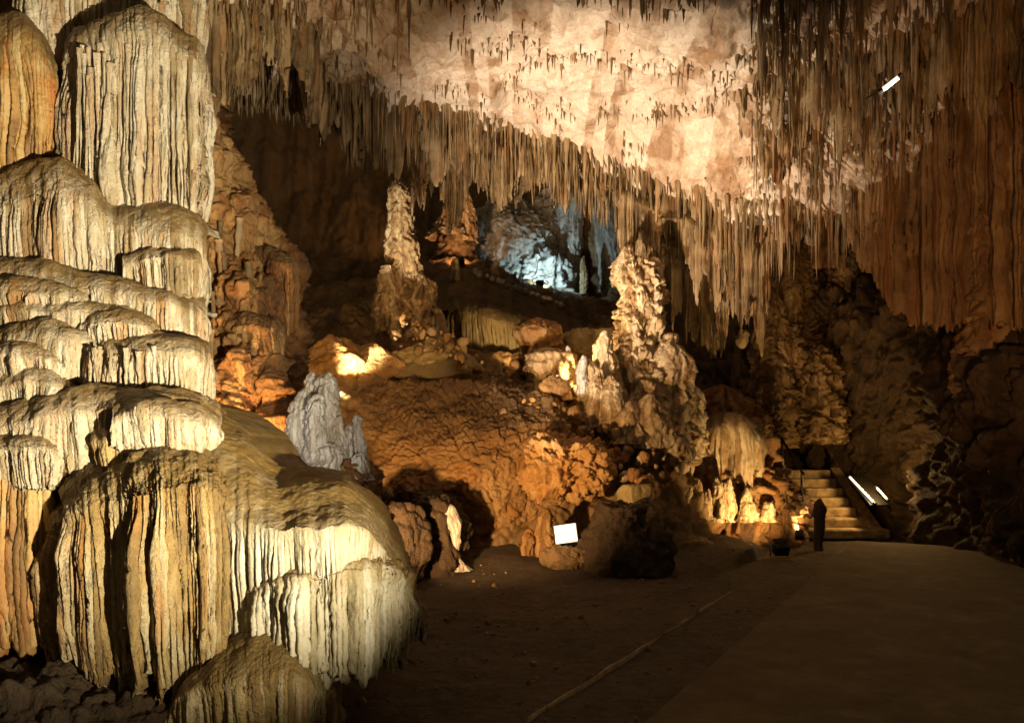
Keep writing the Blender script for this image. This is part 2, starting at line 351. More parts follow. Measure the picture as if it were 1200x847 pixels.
def boulder(name, c, size, planes, mat, parent=None, seed=0, n=110, lump=.06, k=2.5, rz=0, cap=0, vst=1, layer=0):
    "a broken block: a ball cut by planes, then roughened. planes: (nx, ny, nz, offset)"
    th = np.linspace(0, 2 * math.pi, n * 2, endpoint=False); ph = np.linspace(.001, math.pi - .001, n)
    TH, PH = np.meshgrid(th, ph, indexing='ij')
    D = np.stack([np.sin(PH) * np.cos(TH), np.sin(PH) * np.sin(TH), np.cos(PH)], -1)
    r = np.ones(D.shape[:2])
    for a in planes:
        nrm = np.array(a[:3], float); nrm /= np.linalg.norm(nrm); dt = D @ nrm
        r = np.minimum(r, np.where(dt > 1e-3, a[3] / np.maximum(dt, 1e-3), 9))
    P = D * r[..., None] * np.array(size)
    if rz:
        co, si = math.cos(rz), math.sin(rz); P = np.stack([P[..., 0] * co - P[..., 1] * si, P[..., 0] * si + P[..., 1] * co, P[..., 2]], -1)
    P = P + np.array(c)
    nn = D / np.array(size); nn /= np.linalg.norm(nn, axis=-1, keepdims=True)
    q = P * np.array([1, 1, vst]); d = lump * (fbm(q * k * .6, 4, seed) * .7 + billow(q * k * 2, 3, seed + 4) * .7 - .3)
    if layer:
        c_ = (P[..., 2] * .75 - P[..., 0] * .35 + P[..., 1] * .2) / .34 + .9 * fbm(P * .9, 3, seed + 8); f_ = c_ - np.floor(c_)
        d = d + layer * f_ * sm(1, .85, f_) * sm(-.4, .4, gn(P * 1.2, seed + 9)) - layer * .9 * sm(.06, 0, np.abs(gn(P * 1.3, seed + 11)))
    P = P + nn * d[..., None]
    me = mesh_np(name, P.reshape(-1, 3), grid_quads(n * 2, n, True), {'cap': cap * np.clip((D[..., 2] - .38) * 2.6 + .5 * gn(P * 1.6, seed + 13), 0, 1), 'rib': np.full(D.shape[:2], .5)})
    return put(name, me, mat, parent)

# =================================================================== THE SETTING
KEEP = []
# ground
def mk_floor():
    x = np.concatenate([np.linspace(-40, -8, 20, endpoint=False), np.linspace(-8, 10, 260), np.linspace(10, 40, 21)[1:]])
    y = np.concatenate([np.linspace(-12, 1, 14, endpoint=False), np.linspace(1, 18, 260), np.linspace(18, 60, 30)[1:]])
    X, Y = np.meshgrid(x, y, indexing='ij'); P = np.stack([X, Y, 0 * X], -1)
    z = .05 * fbm(P * .7, 3, 41) + .022 * billow(P * 4, 3, 44)
    z = z + .95 * np.exp(-(((X + 4.3) / 1.7) ** 2 + ((Y - 4.9) / 1.5) ** 2)) + .10 * fbm(P * 2.2, 3, 47) * np.exp(-(((X + 4) / 2) ** 2 + ((Y - 5) / 1.8) ** 2))
    z = z + .25 * sm(10.2, 12.5, Y) * sm(4.3, 3.0, X) - .06
    z = np.where((X > 0) & ((X - 1.31) * 7.2 - (Y - 5.94) * 3.96 > -9), np.minimum(z, .0) * .3 - .02, z)
    P[..., 2] = z
    global FLX, FLY, FLZ
    FLX, FLY, FLZ = x, y, z
    return P
P = mk_floor()
o = put('ground', mesh_np('ground', P.reshape(-1, 3), grid_quads(*P.shape[:2]), {'cap': np.zeros(P.shape[:2]), 'rib': np.full(P.shape[:2], .5)}), M['earth'])
tag(o, 'dark earth floor of the cave', kind='structure')

def rough(a1, k1, a2, k2, seed, st=(1, 1, 1), fl=0, flw=.12):
    st = np.array(st)
    def f(P, N):
        d = a1 * fbm(P * st * k1, 4, seed) + a2 * (billow(P * st * k2, 3, seed + 6) - .4)
        if fl:
            q = P[..., 0] * .8 + P[..., 1] * .6; ph = q / flw + 1.2 * gn(P * np.array([1.2, 1.2, .25]), seed + 8) + .4 * gn(P * np.array([5, 5, .6]), seed + 9)
            ff = ph - np.floor(ph); d = d + fl * np.sqrt(np.clip(1 - (2 * ff - 1) ** 2, 0, 1)) * (.4 + .6 * hsh(np.floor(ph), seed))
        return P + N * d[..., None]
    return f

# back wall of the dark void and grotto
o = patch('back_wall', [
  [(60, -120, 27), (240, -120, 29), (400, -100, 30), (560, -60, 28), (700, -60, 27), (860, -60, 25), (1000, -60, 22), (1300, -60, 20)],
  [(60, 80, 26), (240, 80, 28), (400, 80, 29), (560, 120, 28), (700, 120, 27), (860, 120, 25), (1000, 120, 21), (1300, 120, 19)],
  [(60, 250, 24), (240, 230, 26), (400, 230, 27), (540, 230, 26), (700, 230, 26), (860, 280, 23), (1000, 300, 20), (1300, 300, 18)],
  [(60, 400, 21), (240, 360, 22), (400, 340, 24), (540, 330, 25), (700, 345, 25), (860, 380, 21), (1000, 400, 19), (1300, 420, 17)],
  [(60, 560, 16), (240, 520, 17), (400, 480, 19), (540, 470, 21), (700, 480, 20), (860, 520, 18), (1000, 520, 18), (1300, 560, 16)],
  [(60, 700, 13), (240, 680, 14), (400, 640, 16), (540, 620, 17), (700, 620, 17), (860, 620, 17), (1000, 620, 17), (1300, 640, 15)]],
  M['back'], nu=420, nv=300, disp=rough(.5, .5, .35, 1.1, 60, (1, 1, .4), .12, .3))
tag(o, 'dim brown rock at the back of the cave', kind='structure')

# ceiling: pale underside, dropping to the right, with a shallow recess
CRK = [([578, 600, 630, 690, 745, 800, 860], [108, 88, 68, 62, 72, 80, 95]), ([700, 760, 800, 830, 856], [128, 132, 126, 120, 106]), ([600, 625, 645, 662], [98, 116, 132, 128]), ([520, 560, 600, 640], [40, 52, 46, 50])]
def ledges(px, py, P):
    "slanting ledges across the ceiling: height 0..1 and how near the drop is"
    c = (py - .50 * px) / 46 + 1.3 * fbm(P * .45, 3, 90); f = c - np.floor(c)
    amp = sm(-.25, .35, gn(P * .7, 92)); return f * amp * sm(1.0, .9, f), (f > .86) * amp
def ceil_disp(P, N):
    px, py = Pj(P)
    d = .16 * fbm(P * .55, 4, 71) + .07 * fbm(P * np.array([2, 2, 2]), 4, 75) - .10 * np.clip(fbm(P * 1.3, 3, 78) - .15, 0, 1)
    sg = py - np.interp(px, CRK[0][0], CRK[0][1]) - 5 * fbm(P * 2.5, 2, 84)      # a lip across the pale stone, the rock beyond it higher
    d = d - .26 * sm(0, 5, sg) * sm(170, 40, sg) * sm(572, 596, px) * sm(880, 850, px)
    sg = py - np.interp(px, CRK[1][0], CRK[1][1]) - 4 * fbm(P * 3, 2, 86)
    d = d - .12 * sm(0, 4, sg) * sm(70, 20, sg) * sm(690, 715, px) * sm(875, 850, px)
    lg, edge_ = ledges(px, py, P); d = d + .07 * lg
    d = d + .03 * (billow(P * 4.2, 3, 97) - .3) * sm(-.3, .5, fbm(P * .8, 2, 98)) + .03 * fbm(P * 6, 3, 99)
    cr_ = np.abs(gn(P * np.array([1.1, 1.1, 1.1]), 101)); d = d - .05 * sm(.03, .0, cr_)
    # knobbly zones left and right of the clean stone
    kn = sm(560, 470, px) + sm(800, 900, px)
    d = d + np.clip(kn, 0, 1) * (.22 * billow(P * 2.3, 3, 93) - .05) + .02 * billow(P * 9, 2, 95)
    return P + N * d[..., None]
o = patch('cave_ceiling', [
  [(120, -260, 6.6), (240, -260, 7.0), (380, -260, 7.6), (520, -260, 7.8), (660, -260, 7.6), (790, -260, 7.4), (900, -260, 7.4), (1040, -260, 7.6), (1250, -260, 7.8)],
  [(150, -120, 7.4), (250, -120, 7.9), (385, -120, 8.4), (520, -110, 8.7), (660, -110, 8.6), (790, -110, 8.4), (900, -110, 8.4), (1020, -110, 8.8), (1240, -110, 9.4)],
  [(180, -20, 8.6), (260, -20, 9.0), (390, -20, 9.6), (520, -10, 9.9), (660, 0, 9.9), (790, 0, 9.6), (900, -10, 9.4), (1010, -10, 9.8), (1220, -10, 10.6)],
  [(190, 30, 9.4), (270, 40, 9.8), (400, 60, 11.0), (520, 70, 11.5), (660, 80, 11.8), (780, 85, 11.5), (880, 80, 11.0), (990, 60, 10.9), (1200, 40, 11.6)],
  [(200, 50, 10.0), (290, 80, 10.8), (410, 105, 12.2), (530, 125, 13.0), (660, 145, 13.4), (770, 160, 13.0), (870, 170, 12.3), (980, 150, 11.8), (1190, 120, 12.2)],
  [(210, 60, 10.8), (300, 95, 11.8), (420, 125, 13.4), (540, 150, 14.4), (650, 185, 14.9), (760, 225, 14.4), (860, 260, 13.3), (960, 240, 12.6), (1180, 200, 12.9)],
  [(220, -20, 11.4), (310, 40, 12.6), (425, 70, 14.4), (545, 90, 15.4), (650, 120, 15.9), (760, 160, 15.4), (860, 190, 14.4), (960, 160, 13.6), (1180, 120, 13.8)],
  [(200, -300, 13), (310, -300, 14), (425, -300, 15.5), (545, -300, 16.5), (650, -300, 17), (760, -300, 16.5), (860, -300, 15.5), (960, -300, 15), (1180, -300, 15)]],
  M['ceil'], nu=620, nv=420, disp=ceil_disp, keep=KEEP)
ceiling = tag(o, 'pale limestone ceiling with a shallow recess and stalactites', kind='structure')
PC = KEEP[0]

# left wall behind the terraces, right dark wall
o = patch('wall_left', [
  [(-420, -250, 6.6), (-150, -250, 7.0), (60, -250, 7.4), (200, -250, 8.2), (250, -250, 9.6), (262, -250, 13)],
  [(-420, 0, 6.6), (-150, 0, 6.9), (60, 0, 7.2), (200, 0, 7.9), (243, 0, 9.4), (255, 0, 13)],
  [(-420, 300, 6.4), (-150, 300, 6.6), (60, 300, 6.7), (190, 300, 7.2), (232, 300, 8.6), (250, 300, 13)],
  [(-420, 560, 6.2), (-150, 560, 6.2), (60, 560, 6.2), (200, 560, 6.4), (250, 540, 8.0), (270, 520, 13)],
  [(-420, 900, 6.0), (-150, 900, 6.0), (60, 900, 6.0), (200, 840, 6.2), (260, 740, 8.0), (300, 640, 13)]],
  M['wall'], nu=220, nv=260, disp=rough(.10, .9, .10, 2.5, 100, (1, 1, .4), .06, .12))
tag(o, 'brown rock wall behind the terraced flowstone', kind='structure')
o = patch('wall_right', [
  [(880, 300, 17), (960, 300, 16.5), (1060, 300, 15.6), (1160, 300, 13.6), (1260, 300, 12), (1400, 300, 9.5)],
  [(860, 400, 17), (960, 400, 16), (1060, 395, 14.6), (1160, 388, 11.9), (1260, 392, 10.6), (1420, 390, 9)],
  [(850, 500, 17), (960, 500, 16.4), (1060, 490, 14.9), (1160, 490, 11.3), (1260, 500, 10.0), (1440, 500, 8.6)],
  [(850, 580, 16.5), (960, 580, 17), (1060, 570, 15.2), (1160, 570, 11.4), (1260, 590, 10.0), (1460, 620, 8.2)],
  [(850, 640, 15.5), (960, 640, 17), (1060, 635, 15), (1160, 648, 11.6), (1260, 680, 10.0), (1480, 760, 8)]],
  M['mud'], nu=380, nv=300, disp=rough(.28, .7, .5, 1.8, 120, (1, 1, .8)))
tag(o, 'dark rock wall below the red draperies', kind='structure')

# rising rubble ground in the middle of the hall
o = patch('terrain', [
  [(300, 690, 11.2), (430, 668, 11.6), (540, 664, 11.7), (640, 662, 11.8), (740, 668, 11.6), (840, 660, 12.0)],
  [(300, 560, 11.6), (430, 580, 12.2), (540, 570, 12.6), (640, 570, 12.6), (740, 575, 12.4), (840, 600, 13)],
  [(300, 470, 12.2), (430, 470, 13.0), (540, 470, 13.4), (640, 480, 13.4), (740, 500, 13.4), (840, 560, 14)],
  [(300, 420, 13.6), (430, 425, 14.2), (540, 430, 14.8), (640, 440, 14.8), (740, 455, 14.6), (840, 520, 15)],
  [(300, 395, 15.5), (430, 382, 16.0), (540, 400, 16.6), (640, 412, 16.6), (740, 420, 16.4), (840, 480, 16.5)],
  [(300, 372, 18), (430, 352, 18.4), (540, 345, 19.0), (640, 372, 19.0), (740, 388, 18.8), (840, 440, 18.5)],
  [(300, 350, 21), (430, 330, 21.4), (540, 306, 21.6), (640, 340, 21.6), (740, 366, 21.4), (840, 410, 21)],
  [(300, 352, 27), (430, 345, 27), (540, 322, 27), (640, 345, 27), (740, 362, 27), (840, 400, 27)]],
  M['slope'], nu=340, nv=340, disp=rough(.16, .9, .16, 2.4, 140))
tag(o, 'rubble covered ground rising towards the grotto', kind='structure')

# =================================================================== LEFT: TERRACED FLOWSTONE
fc = thing('flowstone_cascade', 'tall cream terraced flowstone with fluted curtains filling the left edge', 'flowstone')
tier('curtain', [(-160, -60, -40, 200, 6.3), (-60, -30, 0, 200, 6.25), (0, 25, 55, 205, 6.15), (25, 18, 50, 208, 6.1), (48, 40, 70, 205, 6.12), (66, 70, 100, 200, 6.2), (72, 80, 110, 200, 6.6)], M['flow_rust'], fc, rib=0.052, seed=1, rag=.1, amp=0.047)
tier('curtain', [(10, -120, -90, 120, 6.5), (40, -120, -90, 115, 6.4), (75, -120, -90, 105, 6.4), (120, -120, -90, 60, 6.5), (180, -120, -90, 60, 6.7), (222, -120, -90, 70, 6.7), (236, -120, -90, 80, 6.9), (234, -120, -90, 80, 7.4)], M['flow'], fc, rib=0.044, seed=2, amp=0.039, top_rib=.6)
tier('curtain', [(80, 78, 110, 210, 6.55), (76, 62, 95, 215, 6.3), (92, 36, 62, 226, 6.1), (130, 20, 45, 236, 6.0), (165, 8, 34, 240, 5.95), (192, 18, 44, 242, 5.95), (206, 40, 62, 243, 6.0), (226, 46, 66, 244, 5.98), (238, 60, 78, 245, 6.15), (238, 70, 90, 245, 6.7)], M['flow'], fc, rib=0.046, seed=4, amp=0.090, rag=.14, fold=.06, lean=.0, top_rib=.2)
tier('terrace', [(-160, 240, 266, 331, 6.2), (-60, 222, 252, 328, 6.0), (0, 205, 242, 321, 5.85), (40, 188, 226, 319, 5.75), (75, 185, 219, 324, 5.7), (108, 205, 242, 328, 5.72), (130, 238, 262, 341, 5.8), (165, 243, 269, 346, 5.72), (200, 242, 270, 350, 5.65), (230, 252, 280, 353, 5.75), (242, 268, 296, 354, 6.0), (240, 275, 304, 354, 6.6)], M['flow'], fc, rib=0.037, seed=5, amp=0.043, rag=.06, cap_back=.35)
tier('terrace', [(-160, 310, 334, 366, 5.9), (-60, 305, 330, 366, 5.75), (0, 302, 326, 366, 5.6), (60, 305, 329, 371, 5.5), (110, 320, 340, 381, 5.45), (160, 330, 350, 396, 5.43), (200, 335, 356, 404, 5.43), (228, 342, 364, 406, 5.53), (239, 352, 370, 406, 5.75), (237, 355, 374, 406, 6.3)], M['flow'], fc, rib=0.031, seed=6, amp=0.031, rag=.05)
tier('terrace', [(-160, 350, 370, 408, 5.7), (-60, 348, 366, 404, 5.55), (0, 345, 364, 404, 5.42), (60, 341, 361, 404, 5.33), (120, 348, 366, 406, 5.3), (165, 357, 376, 410, 5.33), (186, 368, 384, 410, 5.5), (188, 372, 388, 410, 5.9)], M['flow'], fc, rib=0.027, seed=7, amp=0.023, rag=.05)
tier('terrace', [(-160, 395, 414, 461, 5.5), (-60, 388, 408, 458, 5.4), (0, 382, 404, 456, 5.3), (40, 370, 394, 451, 5.2), (80, 374, 396, 441, 5.17), (112, 385, 404, 441, 5.22), (124, 394, 410, 441, 5.4), (124, 398, 414, 441, 5.8)], M['flow'], fc, rib=0.030, seed=8, amp=0.023, rag=.05)
tier('terrace', [(84, 418, 436, 466, 5.6), (86, 410, 428, 468, 5.3), (130, 392, 412, 474, 5.12), (175, 391, 411, 480, 5.07), (215, 392, 413, 482, 5.08), (238, 399, 420, 482, 5.18), (246, 408, 430, 482, 5.45), (246, 410, 434, 482, 6.1)], M['flow'], fc, rib=0.033, seed=9, amp=0.043, rag=.08)
tier('terrace', [(-160, 450, 472, 501, 5.3), (-60, 445, 466, 498, 5.2), (0, 432, 456, 494, 5.08), (30, 420, 446, 496, 5.0), (60, 425, 450, 494, 4.98), (90, 440, 464, 496, 5.05), (98, 455, 474, 498, 5.5)], M['flow'], fc, rib=0.028, seed=10, amp=0.022, rag=.05)
tier('terrace', [(-160, 488, 509, 576, 5.1), (-60, 480, 502, 571, 5.0), (0, 470, 496, 564, 4.85), (60, 462, 488, 552, 4.8), (110, 453, 478, 536, 4.78), (160, 451, 476, 548, 4.73), (210, 456, 482, 556, 4.73), (244, 466, 490, 561, 4.8), (257, 480, 504, 561, 5.05), (257, 490, 514, 561, 5.8)], M['flow'], fc, rib=0.030, seed=11, amp=0.031, rag=.08, fold=.09)
tier('terrace', [(70, 512, 528, 576, 5.0), (110, 498, 516, 568, 4.72), (160, 492, 510, 564, 4.65), (205, 488, 508, 564, 4.62), (240, 496, 514, 564, 4.7), (252, 505, 524, 564, 5.1)], M['flow_low'], fc, rib=0.028, seed=12, amp=0.023, rag=.06, fold=.08)
tier('curtain', [(-160, 510, 530, 760, 5.0), (-60, 505, 522, 755, 4.9), (0, 506, 522, 745, 4.8), (40, 503, 520, 745, 4.75), (66, 512, 530, 735, 4.85), (72, 530, 548, 735, 5.3)], M['flow_rust'], fc, rib=0.052, seed=13, amp=0.062, rag=.2, top_rib=.5)
tier('dome', [(72, 620, 650, 735, 5.2), (66, 590, 625, 738, 4.85), (78, 560, 605, 745, 4.62), (108, 535, 592, 760, 4.45), (140, 522, 584, 772, 4.36), (168, 517, 576, 790, 4.30), (198, 516, 566, 796, 4.25), (228, 520, 562, 768, 4.25), (254, 530, 575, 750, 4.31), (278, 545, 592, 742, 4.42), (300, 565, 610, 738, 4.62)], M['flow_low'], fc, cap_back=.55, rib=0.032, seed=14, amp=0.056, rag=.24, fold=.13, cap_rough=.014, cap_pow=.4, caplump=.6, top_rib=.3)
for sd, ct in ((24, [(-160, 335, 345, 368, 5.62), (-40, 328, 340, 366, 5.5), (20, 324, 338, 366, 5.4), (70, 330, 344, 368, 5.38), (104, 342, 352, 370, 5.5)]),
               (25, [(92, 372, 380, 402, 5.32), (118, 362, 376, 404, 5.2), (150, 364, 378, 405, 5.18), (178, 374, 386, 405, 5.26), (190, 382, 392, 405, 5.5)]),
               (26, [(-160, 415, 425, 450, 5.3), (-40, 408, 420, 448, 5.2), (10, 402, 416, 446, 5.1), (52, 404, 418, 446, 5.06), (82, 414, 426, 448, 5.2)]),
               (27, [(-160, 520, 532, 580, 4.85), (-40, 512, 526, 575, 4.76), (20, 506, 522, 570, 4.68), (58, 508, 524, 566, 4.68), (74, 518, 532, 562, 4.9)]),
               (28, [(130, 476, 488, 516, 4.66), (160, 470, 484, 518, 4.6), (200, 472, 486, 520, 4.58), (236, 480, 494, 522, 4.64), (254, 490, 502, 522, 4.9)]),
               (29, [(142, 300, 308, 336, 5.66), (170, 290, 300, 336, 5.56), (205, 288, 298, 338, 5.52), (232, 294, 306, 340, 5.62), (240, 302, 312, 340, 5.9)])):
    tier('terrace', ct, M['flow'], fc, cap_back=.16, rib=.026, amp=.022, rag=.05, seed=sd, fold=.05)
# thin strands hanging in front of the gaps
def strand_mesh(seed, n=10, rings=9):
    r = np.random.default_rng(seed); t = np.linspace(0, 1, rings); a = np.linspace(0, 2 * math.pi, n, endpoint=False)
    rad = (1 - t) ** .65 * (1 + .25 * r.normal(size=rings) * (t > 0)) ; rad = np.clip(rad, .05, 1.3); rad[-1] = .02; rad[0] = 1.15
    cx = np.cumsum(r.normal(size=rings) * .10) * t; cy = np.cumsum(r.normal(size=rings) * .10) * t
    el = 1 + .25 * np.sin(a * 2 + seed)
    X = cx[None] + np.cos(a)[:, None] * rad[None] * el[:, None]; Y = cy[None] + np.sin(a)[:, None] * rad[None] * (2 - el)[:, None]; Z = np.repeat(-t[None], n, 0)
    P = np.stack([X, Y, Z], -1); at = {'cap': np.zeros(P.shape[:2]), 'rib': np.full(P.shape[:2], r.random())}
    return P, at
SV = [strand_mesh(200 + i) for i in range(14)]
def strand_data(mat, tagname):
    out = []
    for P, at in SV:
        me = mesh_np(tagname, P.reshape(-1, 3), grid_quads(P.shape[0], P.shape[1], True), at); me.materials.append(mat); out.append(me)
    return out
SD = {k: strand_data(M[k], 'stalactite') for k in ('stal', 'flow', 'dome', 'red')}
def hang(parent, kind, pos, length, rad, name='stalactite'):
    o = bpy.data.objects.new(name, random.choice(SD[kind])); COL.objects.link(o); o.parent = parent
    o.location = pos; o.scale = (rad, rad, length); o.rotation_euler = (random.gauss(0, .03), random.gauss(0, .03), random.random() * 6.28)
    return o
for i in range(26):
    x = random.uniform(92, 170); hang(fc, 'flow', U(x, random.uniform(45, 90), 5.98 + random.uniform(-.02, .08)), random.uniform(.7, 1.05), random.uniform(.014, .024))
for i in range(16):
    x = random.uniform(100, 215); hang(fc, 'flow', U(x, 405 + random.uniform(0, 8), 5.06 + random.uniform(0, .06)), random.uniform(.18, .33), random.uniform(.011, .018))

# the mud-coated dome with white drips
fm = thing('flowstone_dome', 'smooth brown flowstone dome fringed with white drips below the terraces', 'flowstone')
tier('mound', [(225, 462, 596, 800, 4.6), (255, 478, 602, 800, 4.42), (290, 508, 612, 800, 4.28), (325, 545, 618, 800, 4.2), (365, 548, 618, 790, 4.15), (405, 556, 618, 780, 4.17), (437, 578, 628, 770, 4.28), (462, 612, 652, 755, 4.46), (478, 645, 678, 745, 4.7), (486, 672, 700, 730, 5.05), (486, 690, 712, 730, 5.7)], M['dome'], fm, cap_back=1.15, rib=.031, seed=16, amp=.04, rag=.10, fold=.05, top_rib=.05, cap_rough=.008, cap_pow=.12, lean=.12, caplump=.25)
tier('drip_curtain', [(285, 690, 700, 770, 4.6), (300, 676, 690, 775, 4.3), (325, 664, 682, 780, 4.22), (350, 655, 680, 786, 4.17), (375, 650, 675, 792, 4.15), (402, 646, 666, 800, 4.15), (430, 644, 662, 800, 4.21), (458, 652, 668, 770, 4.35), (476, 672, 690, 745, 4.56), (482, 690, 705, 738, 5.1)], M['dome'], fm, cap_back=.2, rib=.03, seed=17, amp=.035, rag=.16, fold=.09, cap_rough=.02, cap_pow=.5, top_rib=.35, caplump=1.2)
tier('mound', [(188, 822, 840, 880, 4.4), (215, 775, 815, 880, 4.2), (250, 745, 805, 880, 4.12), (300, 726, 798, 880, 4.06), (340, 724, 796, 880, 4.05), (372, 745, 804, 880, 4.12), (396, 792, 812, 880, 4.3), (395, 810, 830, 880, 4.8)], M['flow_low'], fm, cap_back=.45, rib=.03, seed=18, amp=.03, rag=.1, fold=.05, cap_pow=.15)
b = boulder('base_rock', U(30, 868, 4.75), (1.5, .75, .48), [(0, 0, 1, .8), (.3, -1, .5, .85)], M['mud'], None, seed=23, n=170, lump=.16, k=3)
tag(b, 'dark lumpy rock at the foot of the terraced flowstone', 'rock')

# =================================================================== LEFT MIDDLE: lumpy wall
lw = thing('lumpy_rock_wall', 'reddish lumpy rock wall beside the terraces, lit orange low down', 'rock')
def lw_disp(P, N):
    d = .16 * fbm(P * 1.2, 4, 160) + .22 * (billow(P * np.array([2.4, 2.4, 1.7]), 4, 164) - .4) + .09 * (billow(P * np.array([8, 8, 4]), 3, 168) - .4)
    ph = P[..., 2] / .42 + .8 * gn(P * 1.1, 170); s = 1 - (ph - np.floor(ph)); return P + N * (d + .06 * s)[..., None]
patch('rock_face', [
  [(190, 60, 10.6), (228, 60, 9.6), (238, 60, 9.6), (246, 60, 10.0), (250, 60, 12)],
  [(190, 130, 10.2), (228, 130, 9.4), (240, 130, 9.3), (250, 135, 9.8), (254, 140, 12)],
  [(190, 210, 9.8), (230, 210, 9.2), (252, 210, 9.0), (272, 215, 9.5), (276, 220, 12)],
  [(190, 290, 9.4), (235, 290, 8.9), (280, 290, 8.7), (318, 292, 9.2), (325, 296, 12)],
  [(190, 340, 9.2), (240, 340, 8.7), (290, 340, 8.5), (328, 340, 9.0), (335, 340, 12)],
  [(190, 420, 8.8), (240, 420, 8.4), (295, 420, 8.2), (330, 420, 8.6), (340, 420, 12)],
  [(190, 490, 8.5), (245, 490, 8.1), (300, 490, 8.0), (340, 490, 8.4), (350, 490, 12)],
  [(190, 600, 8.2), (245, 600, 7.9), (310, 600, 7.8), (370, 600, 8.2), (380, 600, 12)]], M['wall'], lw, nu=190, nv=420, disp=lw_disp)
for i in range(26):
    y = random.choice([random.uniform(60, 130), random.uniform(240, 300), random.uniform(300, 440)])
    xm = np.interp(y, [60, 130, 210, 290, 440], [240, 245, 260, 300, 320])
    hang(lw, 'stal', U(random.uniform(232, xm), y, np.interp(y, [60, 300, 480], [9.25, 8.55, 7.95])), random.uniform(.2, .55), random.uniform(.02, .045))
tier('curtain', [(262, 372, 384, 470, 8.4), (280, 366, 380, 474, 8.15), (305, 368, 382, 478, 8.1), (325, 375, 390, 480, 8.2), (336, 380, 398, 480, 8.6)], M['wall'], lw, cap_back=.2, rib=.06, amp=.06, rag=.25, seed=19, cap_rough=.03)
tier('curtain', [(300, 288, 300, 360, 8.9), (318, 292, 306, 372, 8.6), (340, 300, 315, 380, 8.6), (350, 312, 325, 370, 8.9)], M['wall'], lw, cap_back=.2, rib=.06, amp=.06, rag=.25, seed=20, cap_rough=.03)

# =================================================================== CEILING: fringes and stalactites
def fringe(label, ctrl, mat, **k):
    o = tier('stalactite_fringe', ctrl, mat, ceiling, back=.15, under=.9, clump=1.7, gap=1.7, **k); return o
fringe('', [(222, -60, -30, 80, 9.3), (245, -60, -30, 100, 9.2), (270, -50, -20, 88, 9.2), (300, -50, -20, 70, 9.3), (328, -40, -10, 88, 9.5), (350, -40, -10, 96, 9.9), (366, -30, 0, 112, 10.4), (374, -30, 0, 118, 11.2)], M['stal'], rib=.05, amp=.08, rag=.3, seed=30, fold=.09, top_rib=.6)
fringe('', [(368, 70, 95, 116, 11.2), (392, 85, 105, 136, 11.9), (430, 100, 118, 148, 12.6), (470, 112, 130, 156, 13.0), (505, 122, 138, 164, 13.4), (545, 138, 152, 182, 14.0), (590, 150, 166, 191, 14.3), (635, 165, 182, 198, 14.5), (680, 178, 198, 218, 14.5), (720, 205, 222, 238, 14.3), (770, 235, 250, 266, 13.9), (820, 252, 268, 296, 13.5), (870, 262, 280, 336, 13.1), (905, 255, 275, 366, 12.9)], M['stal'], rib=.05, amp=.08, rag=.42, seed=31, fold=.22, top_rib=.5, ds=.0105)
fringe('', [(480, 150, 165, 230, 15.5), (520, 160, 175, 250, 15.2), (555, 165, 178, 245, 15.2), (590, 170, 182, 225, 15.4), (620, 180, 190, 215, 15.8)], M['stal'], rib=.07, amp=.09, rag=.35, seed=32, fold=.3, top_rib=.5, ds=.012)
fringe('', [(730, 262, 275, 308, 15.0), (770, 272, 284, 338, 14.6), (815, 288, 300, 373, 14.2), (860, 300, 312, 393, 13.8), (905, 300, 314, 378, 13.5)], M['stal'], rib=.055, amp=.09, rag=.6, seed=33, fold=.3, top_rib=.5, ds=.012)
# single stalactites
CPX, CPY = Pj(PC)
mids = PC[:, :int(PC.shape[1] * .80)]; MPX, MPY = CPX[:, :mids.shape[1]], CPY[:, :mids.shape[1]]
ok = np.argwhere((MPX > 225) & (MPX < 1220) & (MPY > -160) & (MPY < 330))
clus = sm(-.05, .45, gn(mids * 1.5, 79)); cand = []; LEDGE = ledges(MPX, MPY, mids)[1]
rimy = lambda x: np.interp(x, [200, 300, 420, 540, 650, 760, 860, 960, 1180], [60, 95, 125, 150, 185, 225, 260, 240, 200])
for q in range(30000):
    i, j = ok[random.randrange(len(ok))]; x, y = MPX[i, j], MPY[i, j]; p = PC[i, j]
    rim = rimy(x) - y                              # pixels above the rim
    dens = .9 if rim < 26 else (.04 if 480 < x < 860 and y > 25 else .5)
    if 560 < x < 860 and 45 < y < rimy(x) - 30: dens = .02
    near = False
    if 26 <= rim < 60: dens = max(dens, .45); near = True
    if 490 < x < 860 and y < 25: dens = .4
    if LEDGE[i, j] > .5 and 470 < x < 880: dens = max(dens, .6); near = near or rim > 30
    if x > 880: dens = .55
    if 375 < x < 490 and y < 85: dens *= .3; near = near or random.random() < .6
    if random.random() > dens: continue
    if near: l, r = random.uniform(.05, .2) * random.choice([1, 1, 2.2]), random.uniform(.012, .03)
    elif 560 < x < 860 and 45 < y < rimy(x) - 30: l, r = random.uniform(.15, .5), random.uniform(.015, .03)
    elif rim < 26: l, r = .18 + random.expovariate(2.6), random.choice([.018, .025, .035, .06])
    else: l, r = .08 + random.expovariate(4), random.choice([.016, .022, .03, .055])
    if x < 400: l = min(l, .38)
    if 480 < x < 880 and rim > 26: l = min(l, .12 + .2 * random.random())
    l = min(l, .95)
    if 470 < x < 880 and rim > 26 and clus[i, j] < random.random(): continue
    r *= .72; cand.append((l * r / p[1] ** 2, p + [0, 0, .06], l, r))
    if len(cand) >= 6500: break
sub = mids[::2, ::2]; SPX, SPY = Pj(sub)
